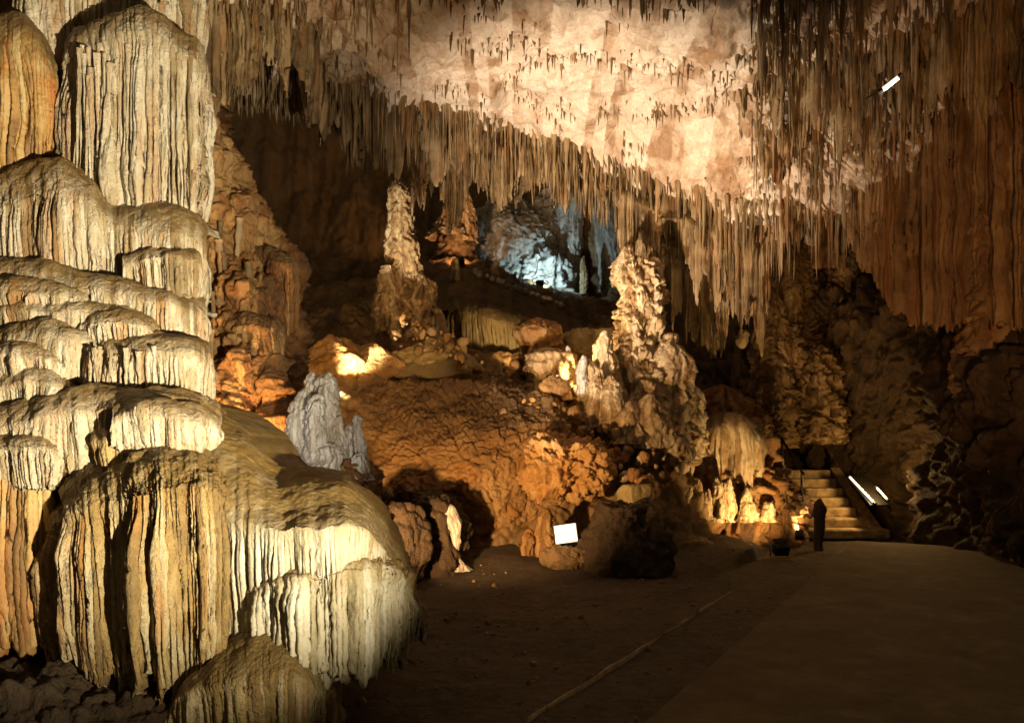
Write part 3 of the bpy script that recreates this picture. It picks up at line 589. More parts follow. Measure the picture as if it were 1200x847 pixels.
for cx_, cy_ in CRK:
    for q in range(int((cx_[-1] - cx_[0]) * .6)):
        x = random.uniform(cx_[0], cx_[-1]); y = np.interp(x, cx_, cy_) + random.gauss(0, 6)
        k = np.argmin((SPX - x) ** 2 + (SPY - y) ** 2); p = sub.reshape(-1, 3)[k]; l, r = random.uniform(.04, .14) * random.choice([1, 1, 1.6, 2.4]), random.uniform(.010, .024)
        cand.append((l * r / p[1] ** 2, p + [random.gauss(0, .02), 0, .05], l, r))
cand.sort(key=lambda c: -c[0])
for _, p, l, r in cand[:300]: hang(ceiling, 'stal', p, l, r)
def mass(name, items, mat, parent):
    Vs, Qs, at = [], [], []; n = 0
    for p, l, r in items:
        P, a = SV[random.randrange(len(SV))]; P = P[::2, ::2] if l * r < .02 else P
        t = random.random() * 6.28; c, s = math.cos(t), math.sin(t); V = P.reshape(-1, 3) * [r, r, l]
        V = np.stack([V[:, 0] * c - V[:, 1] * s, V[:, 0] * s + V[:, 1] * c, V[:, 2]], 1) + p
        Vs.append(V); Qs.append(grid_quads(P.shape[0], P.shape[1], True) + n); at.append(np.full(len(V), random.random())); n += len(V)
    A = np.concatenate(at)
    o = put(name, mesh_np(name, np.concatenate(Vs), np.concatenate(Qs), {'cap': A * 0, 'rib': A}), mat, parent); o['kind'] = 'stuff'; return o
mass('small_stalactites', [(p, l, r) for _, p, l, r in cand[300:]], M['stal'], ceiling)

# =================================================================== RIGHT: red draperies
dr = thing('drapery_wall', 'red brown wall of long hanging stone draperies at upper right', 'draperies')
kw = dict(gap=1.2, back=.12, under=1.6, top_rib=.7, ds=.0125)
tier('curtain', [(860, -30, -10, 300, 13.6), (890, -30, -10, 285, 12.9), (915, -30, -10, 262, 12.5), (940, -30, -10, 232, 12.4), (958, -30, -10, 196, 12.6), (968, -30, -10, 185, 13.2)], M['red'], dr, rib=.08, amp=.08, rag=.4, seed=40, fold=.2, **kw)
tier('curtain', [(955, -30, -10, 190, 13.6), (968, -30, -10, 205, 12.9), (985, -30, -10, 262, 12.4), (1010, -30, -10, 305, 12.1), (1035, -30, -10, 340, 12.0), (1062, -30, -10, 366, 12.1), (1082, -30, -10, 370, 12.5)], M['red'], dr, rib=.07, amp=.07, rag=.3, seed=41, fold=.2, **kw)
tier('curtain', [(1060, -30, -10, 364, 12.8), (1080, -30, -10, 370, 12.0), (1110, -30, -10, 374, 11.7), (1140, -30, -10, 376, 11.5), (1170, -30, -10, 380, 11.2), (1210, -30, -10, 385, 10.8), (1270, -30, -10, 390, 10.2), (1350, -30, -10, 400, 9.4)], M['red'], dr, rib=.075, amp=.06, rag=.2, seed=42, fold=.22, **kw)
tier('curtain', [(862, -60, -30, 96, 11.4), (900, -60, -30, 90, 10.9), (950, -60, -30, 96, 10.8), (1000, -60, -30, 100, 10.8), (1050, -60, -30, 70, 10.8), (1110, -60, -30, 80, 10.7), (1170, -60, -30, 60, 10.4), (1260, -60, -30, 70, 9.9)], M['stal'], dr, rib=.06, amp=.08, rag=.8, seed=43, fold=.25, clump=1.0, **kw)
tier('curtain', [(905, 30, 50, 150, 11.9), (930, 30, 50, 140, 11.6), (965, 30, 50, 150, 11.6), (1000, 30, 50, 150, 11.5), (1028, 30, 50, 140, 11.6)], M['red'], dr, rib=.06, amp=.08, rag=.8, seed=44, fold=.25, clump=1.0, **kw)
for x0, y0, l, r in [(1049, 105, 1.1, .05), (1056, 150, .9, .04), (1096, 90, .8, .04), (1130, 60, .9, .04)]:
    hang(dr, 'red', U(x0, y0, 11.4), l, r, 'stalactite')
c = column('ringed_column', U(1172, 500, 12.0), U(1166, 222, 11.6), [(0, .6), (.3, .5), (.6, .42), (.85, .3), (1, .12)], M['red'], None, seed=44, shelf=.14, sh=.22, lump=.08, nt=110)
tag(c, 'dark ringed stone column at the right edge of the draperies', 'column')

# dark mound with a pillar below the draperies
pm = thing('pillar_mound', 'dark brown stalagmite mound with a pale pillar below the red draperies', 'stalagmite')
column('pillar', U(965, 320, 16.6), U(968, 192, 16.6), [(0, .46), (.3, .38), (.6, .22), (.85, .14), (1, .04)], M['red'], pm, seed=50, shelf=.05, sh=.4, lump=.06, flut=13, nt=130)
column('body', U(975, 560, 18.6), U(972, 268, 17.4), [(0, 1.75), (.25, 1.7), (.45, 1.5), (.62, 1.25), (.8, .85), (.93, .6), (1, .2)], M['knob'], pm, seed=51, shelf=.12, sh=.45, lump=.42, k=2.0, nt=320)
column('body', U(1060, 560, 18.4), U(1025, 350, 18.0), [(0, 1.8), (.3, 1.4), (.6, 1.0), (.85, .5), (1, .15)], M['knob'], pm, seed=52, shelf=.12, sh=.45, lump=.42, k=2.0, nt=300)
for i, (x, y0, y1, d, r) in enumerate([(935, 420, 292, 16.4, .36), (990, 400, 262, 16.6, .34), (915, 470, 372, 15.8, .42), (1012, 470, 330, 16.8, .5), (950, 520, 400, 15.9, .5), (1035, 520, 405, 16.6, .55), (890, 520, 440, 15.4, .4), (1075, 540, 440, 16.2, .6)]):
    column('knobby_column', U(x, y0, d), U(x, y1, d), [(0, r * 1.2), (.4, r), (.75, r * .75), (.93, r * .5), (1, r * .15)], M['knob'], pm, seed=400 + i, shelf=.14, sh=.3, lump=.2, k=3, nt=130, flut=9)
for i, (x, y, d, r, h) in enumerate([(903, 375, 13.6, .3, .95), (925, 330, 13.8, .22, .7)]):
    column('side_column', U(x, y + 150, d + 2), U(x, y - 40, d + 2), [(0, r * 1.4), (.4, r * 1.2), (.7, r * .9), (.88, r * .6), (1, r * .2)], M['knob'], pm, seed=55 + i, lump=.1, nt=80)

# =================================================================== MIDDLE: boulders, slabs, stalagmites
b = boulder('orange_boulder', U(545, 560, 13.2), (2.35, 1.9, 1.75), [(-.15, -1, .75, .62), (.5, -1, -.1, .70), (-.9, -.6, .2, .80), (.1, .1, 1, .80), (.35, .0, 1, .84), (0, -1, -.6, .70), (.9, -.2, .5, .85)], M['orange'], None, seed=60, n=300, lump=.095, k=5.0, cap=.95, layer=.05)  # cap darkens the upper faces: shading put into the colour
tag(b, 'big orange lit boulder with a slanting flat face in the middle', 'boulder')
b = boulder('knobbly_boulder', U(662, 548, 11.75), (.62, .5, .46), [(0, -1, .2, .85), (.2, 0, 1, .8)], M['glow_orange'], None, seed=61, n=120, lump=.2, k=3.2)
tag(b, 'rounded bright orange knob on the right end of the big boulder', 'boulder')
b = boulder('orange_slab', U(392, 428, 14.0), (.62, .6, .55), [(-.1, -1, .5, .7), (.6, -.3, .8, .7), (-.6, 0, 1, .75)], M['glow_orange'], None, seed=62, n=90, lump=.13, k=2.4)
tag(b, 'glowing orange slab lit from below behind the white stalagmites', 'boulder')
b = boulder('olive_slab', U(500, 428, 14.3), (.98, .7, .52), [(.05, -1, .55, .52), (-.7, 0, .8, .62), (.8, -.2, .6, .68), (0, 0, 1, .85)], M['olive'], None, seed=63, n=100, lump=.06, k=2.2)
tag(b, 'flat olive slab leaning on the rubble above the big boulder', 'boulder')
b = boulder('ridge_slab', U(437, 428, 13.9), (.55, .35, .38), [(.5, -1, .6, .55), (-.5, -.5, .8, .62), (.7, 0, .7, .7)], M['orange'], None, seed=64, n=80, lump=.06)
tag(b, 'small brown slab with a pale ridge between orange and olive slabs', 'boulder')
tag(boulder('screen_stone', U(650, 452, 12.7), (.24, .14, .15), [(0, -1, .4, .7), (.4, 0, 1, .8)], M['orange'], None, seed=65, n=40, lump=.05, k=4), 'low brown stone in front of the orange stump', 'stone')
# broken stones strewn over the boulder top
prng = random.Random(5)
rb = thing('rubble_heap', 'loose broken stones strewn over the boulder tops in the middle', 'rubble')
STN = []
for i in range(12):
    o = boulder('stone', (0, 0, 0), (1, prng.uniform(.7, 1.1), prng.uniform(.6, 1.1)), [(prng.gauss(0, 1), prng.gauss(0, 1), prng.gauss(0, 1), .68) for _ in range(5)], None, None, seed=300 + i, n=7, lump=.12, k=1.6)
    STN.append(o.data); bpy.data.objects.remove(o)
STM = {k: [] for k in ('pillar', 'orange', 'slope', 'glow_orange')}
for k in STM:
    for m in STN: q = m.copy(); q.materials.append(M[k]); STM[k].append(q)
def stone(parent, p, s, kind):
    o = bpy.data.objects.new('stone', prng.choice(STM[kind])); COL.objects.link(o); o.parent = parent; o.location = p
    o.scale = (s, s, s * prng.uniform(.8, 1.5)); o.rotation_euler = (prng.gauss(0, .5), prng.gauss(0, .5), prng.random() * 6.28); return o
for i in range(150):
    x = prng.uniform(590, 770); y = np.interp(x, [560, 640, 700, 770], [462, 470, 500, 540]) + prng.uniform(-8, 60)
    stone(rb, U(x, y, 12.75 - (y - 460) * .010 + prng.uniform(-.1, .2)), min(.10, .025 + prng.expovariate(30)), prng.choice(['pillar', 'orange', 'glow_orange']))
for i in range(60):
    x = prng.uniform(462, 560); y = np.interp(x, [425, 480, 560], [400, 385, 420]) + prng.uniform(-14, 22)
    stone(rb, U(x, y, 14.0 - (y - 400) * .012 + prng.uniform(-.1, .3)), min(.10, .025 + prng.expovariate(30)), prng.choice(['pillar', 'orange', 'slope']))
for i in range(60):
    x = prng.uniform(555, 700); y = np.interp(x, [555, 620, 700], [425, 445, 455]) + prng.uniform(-16, 20)
    stone(rb, U(x, y, 13.5 + prng.uniform(-.2, .3)), min(.10, .025 + prng.expovariate(30)), prng.choice(['pillar', 'orange', 'slope']))

# tall slim stalagmite
ts = thing('tall_stalagmite', 'tall slim pale stalagmite standing before the dark void', 'stalagmite')
column('shaft', U(478, 420, 16.2), U(466, 212, 16.2), [(0, .56), (.2, .42), (.4, .33), (.6, .28), (.85, .20), (.96, .14), (1, .05)], M['pillar'], ts, seed=70, shelf=.12, sh=.28, lump=.14, k=2.6, nt=170)
column('tip', U(468, 226, 16.2), U(467, 205, 16.2), [(0, .11), (.6, .09), (1, .03)], M['white'], ts, seed=71, lump=.03, nt=50)
column('side_column', U(503, 420, 16.0), U(494, 320, 16.0), [(0, .42), (.5, .28), (.9, .14), (1, .05)], M['pillar'], ts, seed=72, shelf=.12, lump=.13, nt=110)
column('side_column', U(452, 372, 15.9), U(452, 312, 15.9), [(0, .26), (.5, .2), (1, .08)], M['pillar'], ts, seed=73, shelf=.12, lump=.1, nt=90)
column('side_column', U(518, 425, 15.8), U(512, 362, 15.8), [(0, .3), (.5, .2), (1, .06)], M['pillar'], ts, seed=74, shelf=.12, lump=.1, nt=90)

# big knobbly stalagmite right of the middle
bs = thing('big_stalagmite', 'big knobbly cream stalagmite column right of the middle', 'stalagmite')
column('shaft', U(752, 545, 13.4), U(746, 300, 13.4), [(0, .62), (.2, .54), (.4, .42), (.5, .34), (.75, .30), (.9, .30), (.97, .24), (1, .08)], M['pillar'], bs, seed=80, shelf=.16, sh=.3, lump=.24, k=3.0, nt=240, flut=9)
column('crown', U(737, 335, 13.3), U(735, 290, 13.3), [(0, .2), (.6, .17), (1, .07)], M['pillar'], bs, seed=81, lump=.09, nt=80)
column('crown', U(764, 335, 13.4), U(766, 302, 13.4), [(0, .14), (.6, .11), (1, .04)], M['pillar'], bs, seed=82, lump=.07, nt=70)
column('side_column', U(788, 510, 13.2), U(786, 392, 13.2), [(0, .4), (.4, .3), (.8, .22), (1, .08)], M['pillar'], bs, seed=83, shelf=.1, lump=.14, nt=120, flut=7)
column('side_column', U(712, 500, 12.9), U(711, 388, 12.9), [(0, .32), (.4, .22), (.8, .15), (1, .05)], M['pillar'], bs, seed=84, shelf=.1, lump=.11, nt=110)
column('side_column', U(808, 535, 13.3), U(806, 440, 13.3), [(0, .3), (.4, .24), (.8, .16), (1, .05)], M['pillar'], bs, seed=85, shelf=.1, lump=.14, nt=110)
for i, (x, y0, y1, d, r) in enumerate([(700, 500, 432, 12.6, .15), (718, 505, 440, 12.5, .17), (736, 520, 470, 12.4, .2), (757, 525, 462, 12.5, .24), (775, 530, 480, 12.6, .2), (690, 478, 420, 12.8, .12), (794, 540, 500, 12.7, .2)]):
    column('foot_column', U(x, y0, d), U(x, y1, d), [(0, r * 1.2), (.5, r), (.85, r * .6), (1, r * .2)], M['pillar'], bs, seed=90 + i, shelf=.08, lump=.06, k=5, nt=80, flut=5)
tier('foot_curtain', [(700, 480, 492, 520, 12.9), (718, 470, 484, 522, 12.6), (745, 468, 482, 532, 12.45), (775, 474, 488, 540, 12.5), (800, 482, 496, 545, 12.7), (815, 492, 505, 545, 13.2)], M['pillar'], bs, cap_back=.25, rib=.08, amp=.08, rag=.2, seed=99, ds=.014)

# small white stalagmites and orange stump between
for i, (x, y0, y1, d, r, lab) in enumerate([(683, 462, 416, 12.7, .085, 'small bright white stalagmite left of the big stalagmite'), (665, 440, 405, 13.4, .06, 'thin pale stalagmite beside the orange stump')]):
    tag(column('small_stalagmite', U(x, y0, d), U(x, y1, d), [(0, r * 1.1), (.6, r * .9), (.9, r * .6), (1, r * .2)], M['white'], None, seed=110 + i, lump=.03, k=7, nt=56), lab, 'stalagmite')
os_ = thing('orange_stump', 'broad orange stalagmite stump above the boulder left of the big stalagmite', 'stalagmite')
column('stump', U(643, 470, 13.6), U(643, 410, 13.6), [(0, .42), (.4, .36), (.8, .34), (.95, .26), (1, .1)], M['pillar'], os_, seed=114, shelf=.08, sh=.3, lump=.13, nt=130, flut=9)
column('stump', U(634, 440, 14.2), U(633, 374, 14.2), [(0, .34), (.5, .32), (.9, .26), (1, .1)], M['orange'], os_, seed=115, shelf=.08, sh=.3, lump=.12, nt=110, flut=8)
b = boulder('mossy_slab', U(695, 408, 14.6), (.62, .5, .42), [(0, 0, 1, .7), (0, -1, .3, .8)], M['olive'], None, seed=116, n=80, lump=.08)
tag(b, 'dark rounded slab between the orange stump and the big stalagmite', 'boulder')

# white stalagmite cluster behind the dome
ws = thing('white_stalagmite_cluster', 'cluster of grey white stalagmites rising behind the brown dome', 'stalagmite')
for i, (x, y0, y1, d, r) in enumerate([(382, 552, 437, 7.5, .135), (366, 552, 436, 7.6, .085), (357, 556, 455, 7.5, .13), (346, 560, 470, 7.45, .10), (372, 556, 462, 7.35, .11), (397, 556, 488, 7.45, .085), (409, 558, 497, 7.5, .075), (418, 556, 487, 7.55, .07), (336, 562, 525, 7.4, .10), (424, 562, 530, 7.4, .09), (385, 562, 520, 7.3, .13)]):
    column('spire', U(x, y0, d), U(x, y1, d), [(0, r * 1.15), (.3, r * .85), (.7, r * .72), (.92, r * .5), (1, r * .2)], M['white'], ws, seed=120 + i, shelf=.12, sh=.16, lump=.045, k=8, nt=120, vst=.4)
column('base', U(380, 640, 7.7), U(382, 530, 7.6), [(0, .5), (.5, .45), (.85, .34), (1, .15)], M['wall'], ws, seed=133, shelf=.06, lump=.2, k=3.2, nt=200)

# slope terrace with a low fluted bank and kerb stones
tb = thing('fluted_bank', 'low fluted brown bank below the smooth dirt slope', 'flowstone')
tier('bank_curtain', [(526, 345, 362, 398, 17.2), (545, 352, 366, 402, 16.6), (565, 356, 370, 408, 16.4), (588, 362, 376, 414, 16.4), (606, 366, 380, 418, 16.6), (622, 372, 386, 420, 17.2)], M['olive'], tb, cap_back=.5, rib=.10, amp=.08, rag=.1, seed=140, ds=.018)
o = patch('dirt_slope', [
  [(500, 372, 16.9), (530, 362, 16.8), (560, 368, 16.6), (600, 378, 16.5), (640, 390, 16.6), (690, 402, 16.8)],
  [(500, 350, 18), (530, 340, 18), (560, 344, 17.9), (600, 356, 17.8), (640, 372, 17.8), (690, 388, 17.8)],
  [(500, 330, 19.4), (530, 318, 19.4), (560, 322, 19.3), (600, 338, 19.2), (640, 356, 19.2), (690, 376, 19.2)],
  [(500, 330, 21), (530, 314, 21), (560, 318, 21), (600, 335, 21), (640, 352, 21), (690, 372, 21)]], M['slope'], nu=200, nv=120, disp=rough(.05, 1.2, .04, 4, 145))
tag(o, 'smooth brown dirt slope rising to the grotto', kind='structure')
ORD = 'first second third fourth fifth sixth seventh eighth ninth tenth eleventh twelfth thirteenth fourteenth fifteenth sixteenth'.split()
for i in range(16):
    t = i / 15; x = 556 + t * 100 + prng.uniform(-2, 2); y = 318 + t * 40 + prng.uniform(-1, 1); s = prng.uniform(.05, .09)
    tag(boulder('edge_stone', U(x, y, 19.0), (s, s, s * 1.1), [(prng.gauss(0, 1), prng.gauss(0, 1), prng.gauss(0, 1), .8) for _ in range(3)], M['white'], None, seed=500 + i, n=9, lump=.02, k=6), ORD[i] + ' small pale stone from the upper left along the dirt slope edge', 'stone', 'pale stones edging the dirt slope')
tag(column('pale_stump', U(533, 330, 18.6), U(533, 303, 18.6), [(0, .14), (.6, .1), (1, .04)], M['pillar'], None, seed=147, lump=.04, nt=50), 'small pale stump on the upper end of the dirt slope', 'stalagmite')
tag(column('pale_stump', U(580, 330, 19.6), U(580, 305, 19.6), [(0, .12), (.6, .1), (1, .04)], M['pillar'], None, seed=148, lump=.04, nt=50), 'small grey stump beyond the row of edging stones', 'stalagmite')

# grotto beyond
gr = thing('grotto_flowstone', 'pale bluish flowstone lit from below in the far grotto', 'flowstone')
column('mass', U(640, 360, 24.4), U(628, 285, 24.6), [(0, 1.0), (.4, .85), (.75, .6), (1, .2)], M['blue'], gr, seed=150, shelf=.10, sh=.5, lump=.3, k=1.6, nt=170, flut=11)
column('mass', U(600, 350, 25.2), U(600, 232, 25.4), [(0, 1.3), (.4, 1.2), (.75, 1.0), (1, .4)], M['blue'], gr, seed=151, shelf=.06, sh=.5, lump=.22, k=1.8, nt=220, flut=14)
column('mass', U(640, 330, 26), U(645, 225, 26), [(0, 1.1), (.5, 1.0), (1, .5)], M['blue'], gr, seed=152, shelf=.06, sh=.5, lump=.22, k=1.8, nt=200, flut=14)
tag(column('grotto_column', U(668, 352, 24.8), U(668, 222, 24.8), [(0, .42), (.1, .36), (.5, .32), (.8, .36), (1, .5)], M['blue'], None, seed=153, shelf=.04, lump=.1, nt=130, flut=13), 'pale grey column joining floor and ceiling in the far grotto', 'column')
tag(column('grotto_column', U(697, 352, 25.4), U(697, 225, 25.4), [(0, .4), (.1, .33), (.5, .3), (.8, .33), (1, .5)], M['back'], None, seed=154, shelf=.04, lump=.1, nt=110, flut=11), 'brown column right of the pale grey column in the grotto', 'column')
tag(column('grotto_column', U(716, 360, 25), U(716, 230, 25), [(0, .42), (.1, .36), (.5, .34), (.8, .38), (1, .5)], M['blue'], None, seed=155, shelf=.04, lump=.1, nt=110, flut=11), 'dim grey column at the right end of the grotto', 'column')
tag(column('thin_stalagmite', U(684, 345, 24), U(684, 300, 24), [(0, .12), (.7, .09), (1, .03)], M['pillar'], None, seed=156, lump=.03, nt=50), 'thin orange lit stalagmite between the grotto columns', 'stalagmite')
pf = thing('pink_flowstone', 'pink orange flowstone glowing below the stalactites left of the grotto', 'flowstone')
column('drip', U(526, 280, 22.4), U(523, 238, 22.4), [(0, .5), (.4, .3), (.75, .12), (1, .05)], M['pillar'], pf, seed=157, lump=.08, nt=80, flut=7)
column('drip', U(546, 285, 22.6), U(547, 225, 22.6), [(0, .3), (.4, .22), (.75, .16), (1, .1)], M['pillar'], pf, seed=158, lump=.08, nt=80, flut=7)
column('base', U(532, 310, 22.8), U(536, 270, 22.8), [(0, .6), (.5, .45), (1, .2)], M['back'], pf, seed=159, lump=.15, nt=90)

# lower centre: rocks near the floor
pr_ = thing('pale_edged_rock', 'dark rock with a thin pale flowstone edge on the floor left of centre', 'rock')
boulder('rock', U(508, 640, 11.0), (.5, .5, .85), [(0, 0, 1, .8), (.8, -.3, .3, .75), (-.7, -.3, .4, .8)], M['mud'], pr_, seed=160, n=90, lump=.14, k=2.6)
column('pale_drip', U(538, 668, 10.75), U(528, 592, 10.7), [(0, .14), (.08, .07), (.5, .06), (.8, .09), (1, .04)], M['white'], pr_, seed=161, lump=.03, k=6, nt=50)
tag(boulder('low_rock', U(470, 640, 10.2), (.35, .4, .55), [(.6, -.5, .4, .75)], M['mud'], None, seed=162, n=70, lump=.1), 'small brown rock half hidden behind the right side of the dome', 'rock')
for i, (x, y0, y1, r, lab) in enumerate([(640, 652, 596, .115, 'taller orange stalagmite stump beside the white light panel'), (620, 650, 620, .08, 'shorter orange stump at the foot of the big boulder')]):
    tag(column('stalagmite_stump', U(x, y0, 11.3), U(x, y1, 11.3), [(0, r * 1.15), (.5, r), (.85, r * .8), (1, r * .3)], M['orange'], None, seed=164 + i, shelf=.12, sh=.2, lump=.05, k=5, nt=70), lab, 'stalagmite')
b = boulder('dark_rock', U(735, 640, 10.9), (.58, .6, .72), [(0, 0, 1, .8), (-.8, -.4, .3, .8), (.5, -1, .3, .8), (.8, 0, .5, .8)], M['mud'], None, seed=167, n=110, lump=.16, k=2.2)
tag(b, 'dark jagged rock on the floor right of the white light panel', 'rock')
b = boulder('square_block', U(745, 580, 11.2), (.24, .24, .2), [(0, 0, 1, .7), (0, -1, .1, .7), (1, -.3, 0, .75), (-1, -.3, 0, .75)], M['olive'], None, seed=168, n=60, lump=.03, rz=.3)
tag(b, 'squarish grey green block on top of the dark jagged rock', 'rock')

# fluted flowstone lit from the floor, left of the stairs
ff = thing('fluted_flowstone', 'dark fluted flowstone lit from the floor left of the stairs', 'flowstone')
column('body', U(855, 660, 14.4), U(845, 455, 14.6), [(0, 1.15), (.3, 1.1), (.6, .9), (.85, .5), (1, .2)], M['wall'], ff, seed=170, shelf=.06, lump=.28, k=2, nt=260, flut=26)
tier('curtain', [(800, 500, 520, 600, 14.2), (815, 490, 508, 604, 13.6), (842, 480, 500, 606, 13.3), (870, 484, 505, 608, 13.3), (895, 500, 520, 608, 13.5), (912, 515, 535, 605, 14)], M['pillar'], ff, cap_back=.3, rib=.09, amp=.13, rag=.5, seed=171, fold=.2, ds=.013)
for i in range(18):
    x = prng.uniform(808, 915); y = 612 - abs(prng.gauss(0, 3)); hh = prng.uniform(14, 44) * (1.2 if x < 880 else .6); r = prng.uniform(.05, .10)
    column('spire', U(x, y, 12.9 + prng.uniform(-.1, .2)), U(x, y - hh, 13.0), [(0, r * 1.2), (.5, r), (.85, r * .6), (1, r * .2)], M['pillar'], ff, seed=180 + i, lump=.04, k=6, nt=40)
for i, (x, y, d, lab) in enumerate([(870, 396, 14.4, 'small yellow lit stone below the right stalactite fringe'), (950, 276, 13.0, 'small orange lit stone on the shoulder of the pillar mound')]):
    tag(boulder('lit_stone', U(x, y, d), (.12, .12, .16), [(0, 0, 1, .8), (-1, 0, .5, .7)], M['pillar'], None, seed=210 + i, n=24, lump=.05, k=6), lab, 'stone')

gi = []
for q in range(1500):
    y = 4.6 + 8.5 * prng.random() ** 1.3; x = prng.uniform(-.5 * y + .5, .62 * y); ed = (x - 1.31) * 7.26 - (y - 5.94) * 3.96
    if ed > -1.0: continue
    gi.append((x, y, min(.035, .004 + prng.expovariate(150))))
GV = [np.array([v.co[:] for v in m.vertices]) for m in STN]; GQ = np.array([p.vertices[:] for p in STN[0].polygons])
V = []; Q = []
for n, (x, y, r) in enumerate(gi):
    ix = np.argmin(abs(FLX - x)); iy = np.argmin(abs(FLY - y)); v = GV[n % len(GV)] * r + [x, y, FLZ[ix, iy] + r * .3]; Q.append(GQ + n * len(v)); V.append(v)
V = np.concatenate(V); o = put('gravel', mesh_np('gravel', V, np.concatenate(Q), {'cap': np.zeros(len(V)), 'rib': np.full(len(V), .5)}), M['slope'])
tag(o, 'loose gravel scattered over the dark earth floor', 'gravel', kind='stuff')

# =================================================================== WALKWAY, STAIRS, LAMPS
e0 = np.array([1.31, 5.94]); dr_ = np.array([3.96, 7.26]); dr_ /= np.linalg.norm(dr_); rt = np.array([dr_[1], -dr_[0]])
def strip(name, off, wdt, t0, t1, z0, z1, mat, parent=None, n=60):
    mb = []; t = np.linspace(t0, t1, n)
    L = e0 + dr_ * t[:, None] + rt * off; R = L + rt * wdt
    sec = np.stack([np.c_[L, np.full(n, z0)], np.c_[L, np.full(n, z1)], np.c_[R, np.full(n, z1)], np.c_[R, np.full(n, z0)]], 1)
    sec[:, 1:3, 2] += .006 * fbm(sec[:, 1:3] * 3, 2, 9); sec[:, :2, 0] += .03 * fbm(sec[:, :2] * 1.7 * [1, 1, 0], 3, 19)
    return put(name, mesh_np(name, sec.reshape(-1, 3), grid_quads(n, 4), None, False), mat, parent)
o = strip('walkway', 0, 6.5, -8, 8.6, -.1, .05, M['path']); tag(o, 'worn concrete walkway leading to the stairs', kind='structure')
o = strip('kerb', -.70, .010, -3, 3.6, -.1, -.006, M['kerb']); tag(o, 'thin pale kerb line beside the walkway', kind='structure')

st = thing('stone_staircase', 'flight of stone steps lit warm from the right beyond the walkway', 'staircase')
def add_steps():
    d0 = 14.2
    for i in range(7):
        z = .15 + i * .15; y = d0 + i * .30; x0, x1 = 4.75, 5.98 + (.32 if i == 0 else .12 if i == 1 else 0)
        me = MB().box(((x0 + x1) / 2, y + .7, z - .08 + .003 * i), (x1 - x0, 1.4, .16)).build('step', M['step'], st, .03)
add_steps()
MB().box((6.14, 15.25, .50), (.18, 2.3, .2), 0, math.radians(27)).build('side_string', M['step'], st, .015)
tl = thing('stair_tube_lamp', 'pair of slanting white tube lamps beside the stairs', 'lamp')
ta = (6.06, 14.2, .62); tb_ = (6.02, 15.3, 1.10)
def tube_lamp(parent, a, b, r):
    MB().tube(a, b, r).build('tube', M['tube'], parent)
    A, B = Vector(a), Vector(b); d = (B - A).normalized()
    for p, s in ((A, -1), (B, 1)): MB().tube(p + d * s * .002, p + d * s * .05, r * 1.25).build('end_cap', M['metal'], parent)
tube_lamp(tl, (6.0, 14.15, .60), (5.94, 15.0, .98), .02); tube_lamp(tl, (6.20, 14.1, .66), (6.185, 14.45, .82), .018)
MB().box((6.11, 14.66, .77), (.34, 1.1, .03), 0, math.radians(23.5)).build('backing_tray', M['metal'], tl, .005)
def lamp(name, typ, loc, W, col, parent, size=.05):
    l = bpy.data.lights.new(name, typ); l.energy = W; l.color = col
    if typ in ('POINT', 'SPOT'): l.shadow_soft_size = size
    o = bpy.data.objects.new(name, l); COL.objects.link(o); o.location = loc; o.parent = parent; return o
lamp('stair_light', 'POINT', (6.04, 14.3, 1.0), 42, (1, .60, .20), tl, .06)

# handrail and post
rl = thing('hand_railing', 'thin dark iron handrail along the left of the stairs', 'railing')
for y in (13.9, 14.9, 15.9): MB().tube((4.72, y, .1 + (y - 13.7) * .5), (4.72, y, 1.05 + (y - 13.7) * .5), .02).build('post', M['rail'], rl)
MB().tube((4.72, 13.8, 1.08), (4.72, 16.0, 2.2), .022).build('rail', M['rail'], rl)
po = thing('stone_bollard', 'dark round topped stone post at the foot of the stairs', 'bollard')
column('shaft', U(960, 660, 13.0), U(960, 600, 13.0), [(0, .11), (.1, .085), (.7, .08), (1, .085)], M['earth'], po, seed=220, shelf=.02, lump=.015, nt=40)
column('cap', U(960, 606, 13.0), U(960, 584, 13.0), [(0, .095), (.35, .10), (.75, .07), (1, .02)], M['earth'], po, seed=221, shelf=.02, lump=.01, nt=40)

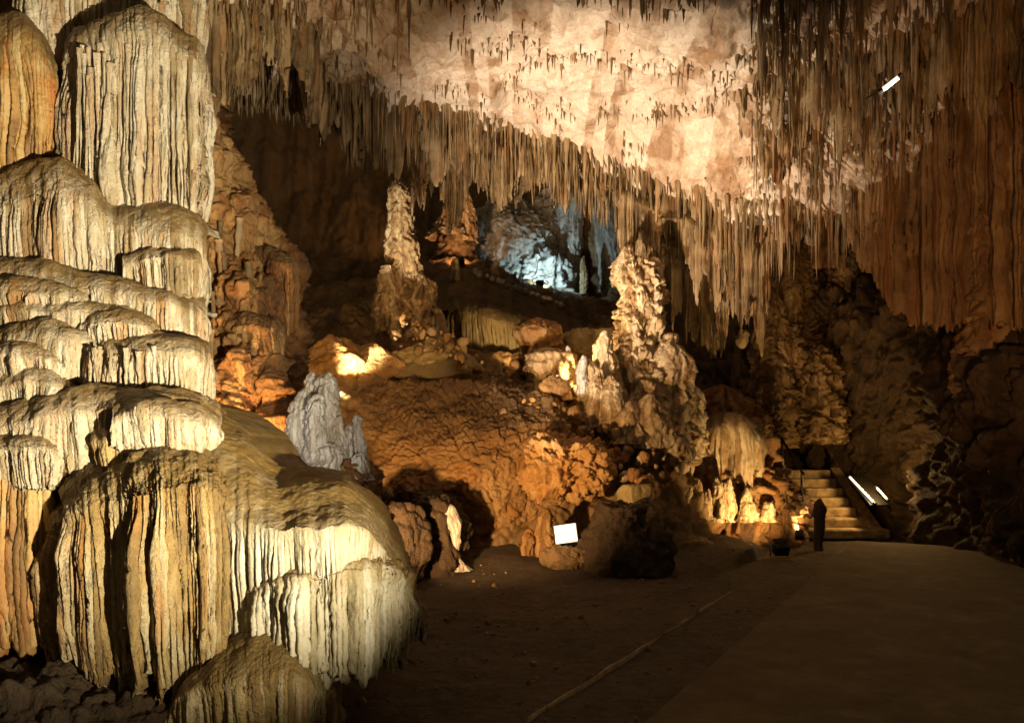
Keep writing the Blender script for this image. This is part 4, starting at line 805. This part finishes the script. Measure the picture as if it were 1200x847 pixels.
# white light panel beside the stumps
lp = thing('light_panel', 'small white lit panel on the floor beside the orange stumps', 'lamp')
c0 = U(663, 625, 11.1)
for nm, mb, mt in (('housing', MB().box((0, .05, 0), (.32, .08, .27)), 'metal'), ('panel', MB().box((0, 0, 0), (.29, .012, .24)), 'panel')):
    o = mb.build(nm, M[mt], lp, .008); o.location = c0; o.rotation_euler = (math.radians(-14), math.radians(-9), math.radians(-10))
MB().tube((c0[0] - .1, c0[1] + .08, c0[2] - .1), (c0[0] - .12, c0[1] + .12, .05), .012).tube((c0[0] + .1, c0[1] + .08, c0[2] - .1), (c0[0] + .12, c0[1] + .12, .05), .012).build('stand', M['metal'], lp)
tag(boulder('low_stone', U(665, 652, 10.95), (.36, .16, .17), [(0, 0, 1, .8), (.3, -1, .4, .8)], M['back'], None, seed=169, n=50, lump=.06, k=4), 'low dark stone in front of the white lit panel', 'stone')
# tube on the drapery wall
wt = thing('wall_tube_lamp', 'short tilted white tube lamp high on the draperies', 'lamp')
a_, b_ = U(1035, 105, 9.9), U(1053, 91, 9.8); tube_lamp(wt, tuple(a_), tuple(b_), .026)
lamp('tube_light', 'POINT', tuple((a_ + b_) / 2 + [0, .0, -.12]), 6, (1, .9, .75), wt, .04)
MB().tube(tuple((a_ + b_) / 2 + [0, .05, 0]), tuple((a_ + b_) / 2 + [0, .7, .1]), .012).build('bracket', M['metal'], wt)

# floodlights: housing, glass, yoke, foot and the light they give
for n, (pos, tgt, W, col, cone, blend, label, size) in enumerate(LAMPS):
    p, t = Vector(pos), Vector(tgt); d = (t - p).normalized(); k = 1.0 if W > 200 else .6
    fl = thing('floodlight', label, 'floodlight', 'floodlights hidden among the rocks'); fl.location = p
    q = d.to_track_quat('-Z', 'Y')
    def part(name, mb, mat, bev=0):
        o = mb.build(name, mat, fl, bev); o.rotation_mode = 'QUATERNION'; o.rotation_quaternion = q; return o
    part('housing', MB().box((0, 0, .09 * k), (.20 * k, .15 * k, .12 * k)), M['metal'], .012 * k)
    part('glass', MB().box((0, 0, .025 * k), (.16 * k, .11 * k, .006)), M['lens'])
    part('visor', MB().box((0, .08 * k, .0), (.2 * k, .006, .09 * k)), M['metal'])
    for s in (-1, 1): MB().tube((s * .115 * k, 0, .02), (s * .115 * k, 0, -.16 * k), .008 * k).build('yoke_arm', M['metal'], fl)
    MB().box((0, 0, -.165 * k), (.27 * k, .10 * k, .012)).build('foot', M['metal'], fl, .003)
    l = bpy.data.lights.new('flood_light', 'SPOT'); l.energy = W; l.color = col; l.spot_size = math.radians(cone); l.spot_blend = blend; l.shadow_soft_size = size
    o = bpy.data.objects.new('flood_light', l); COL.objects.link(o); o.parent = fl; o.location = d * .03; o.rotation_mode = 'QUATERNION'; o.rotation_quaternion = q
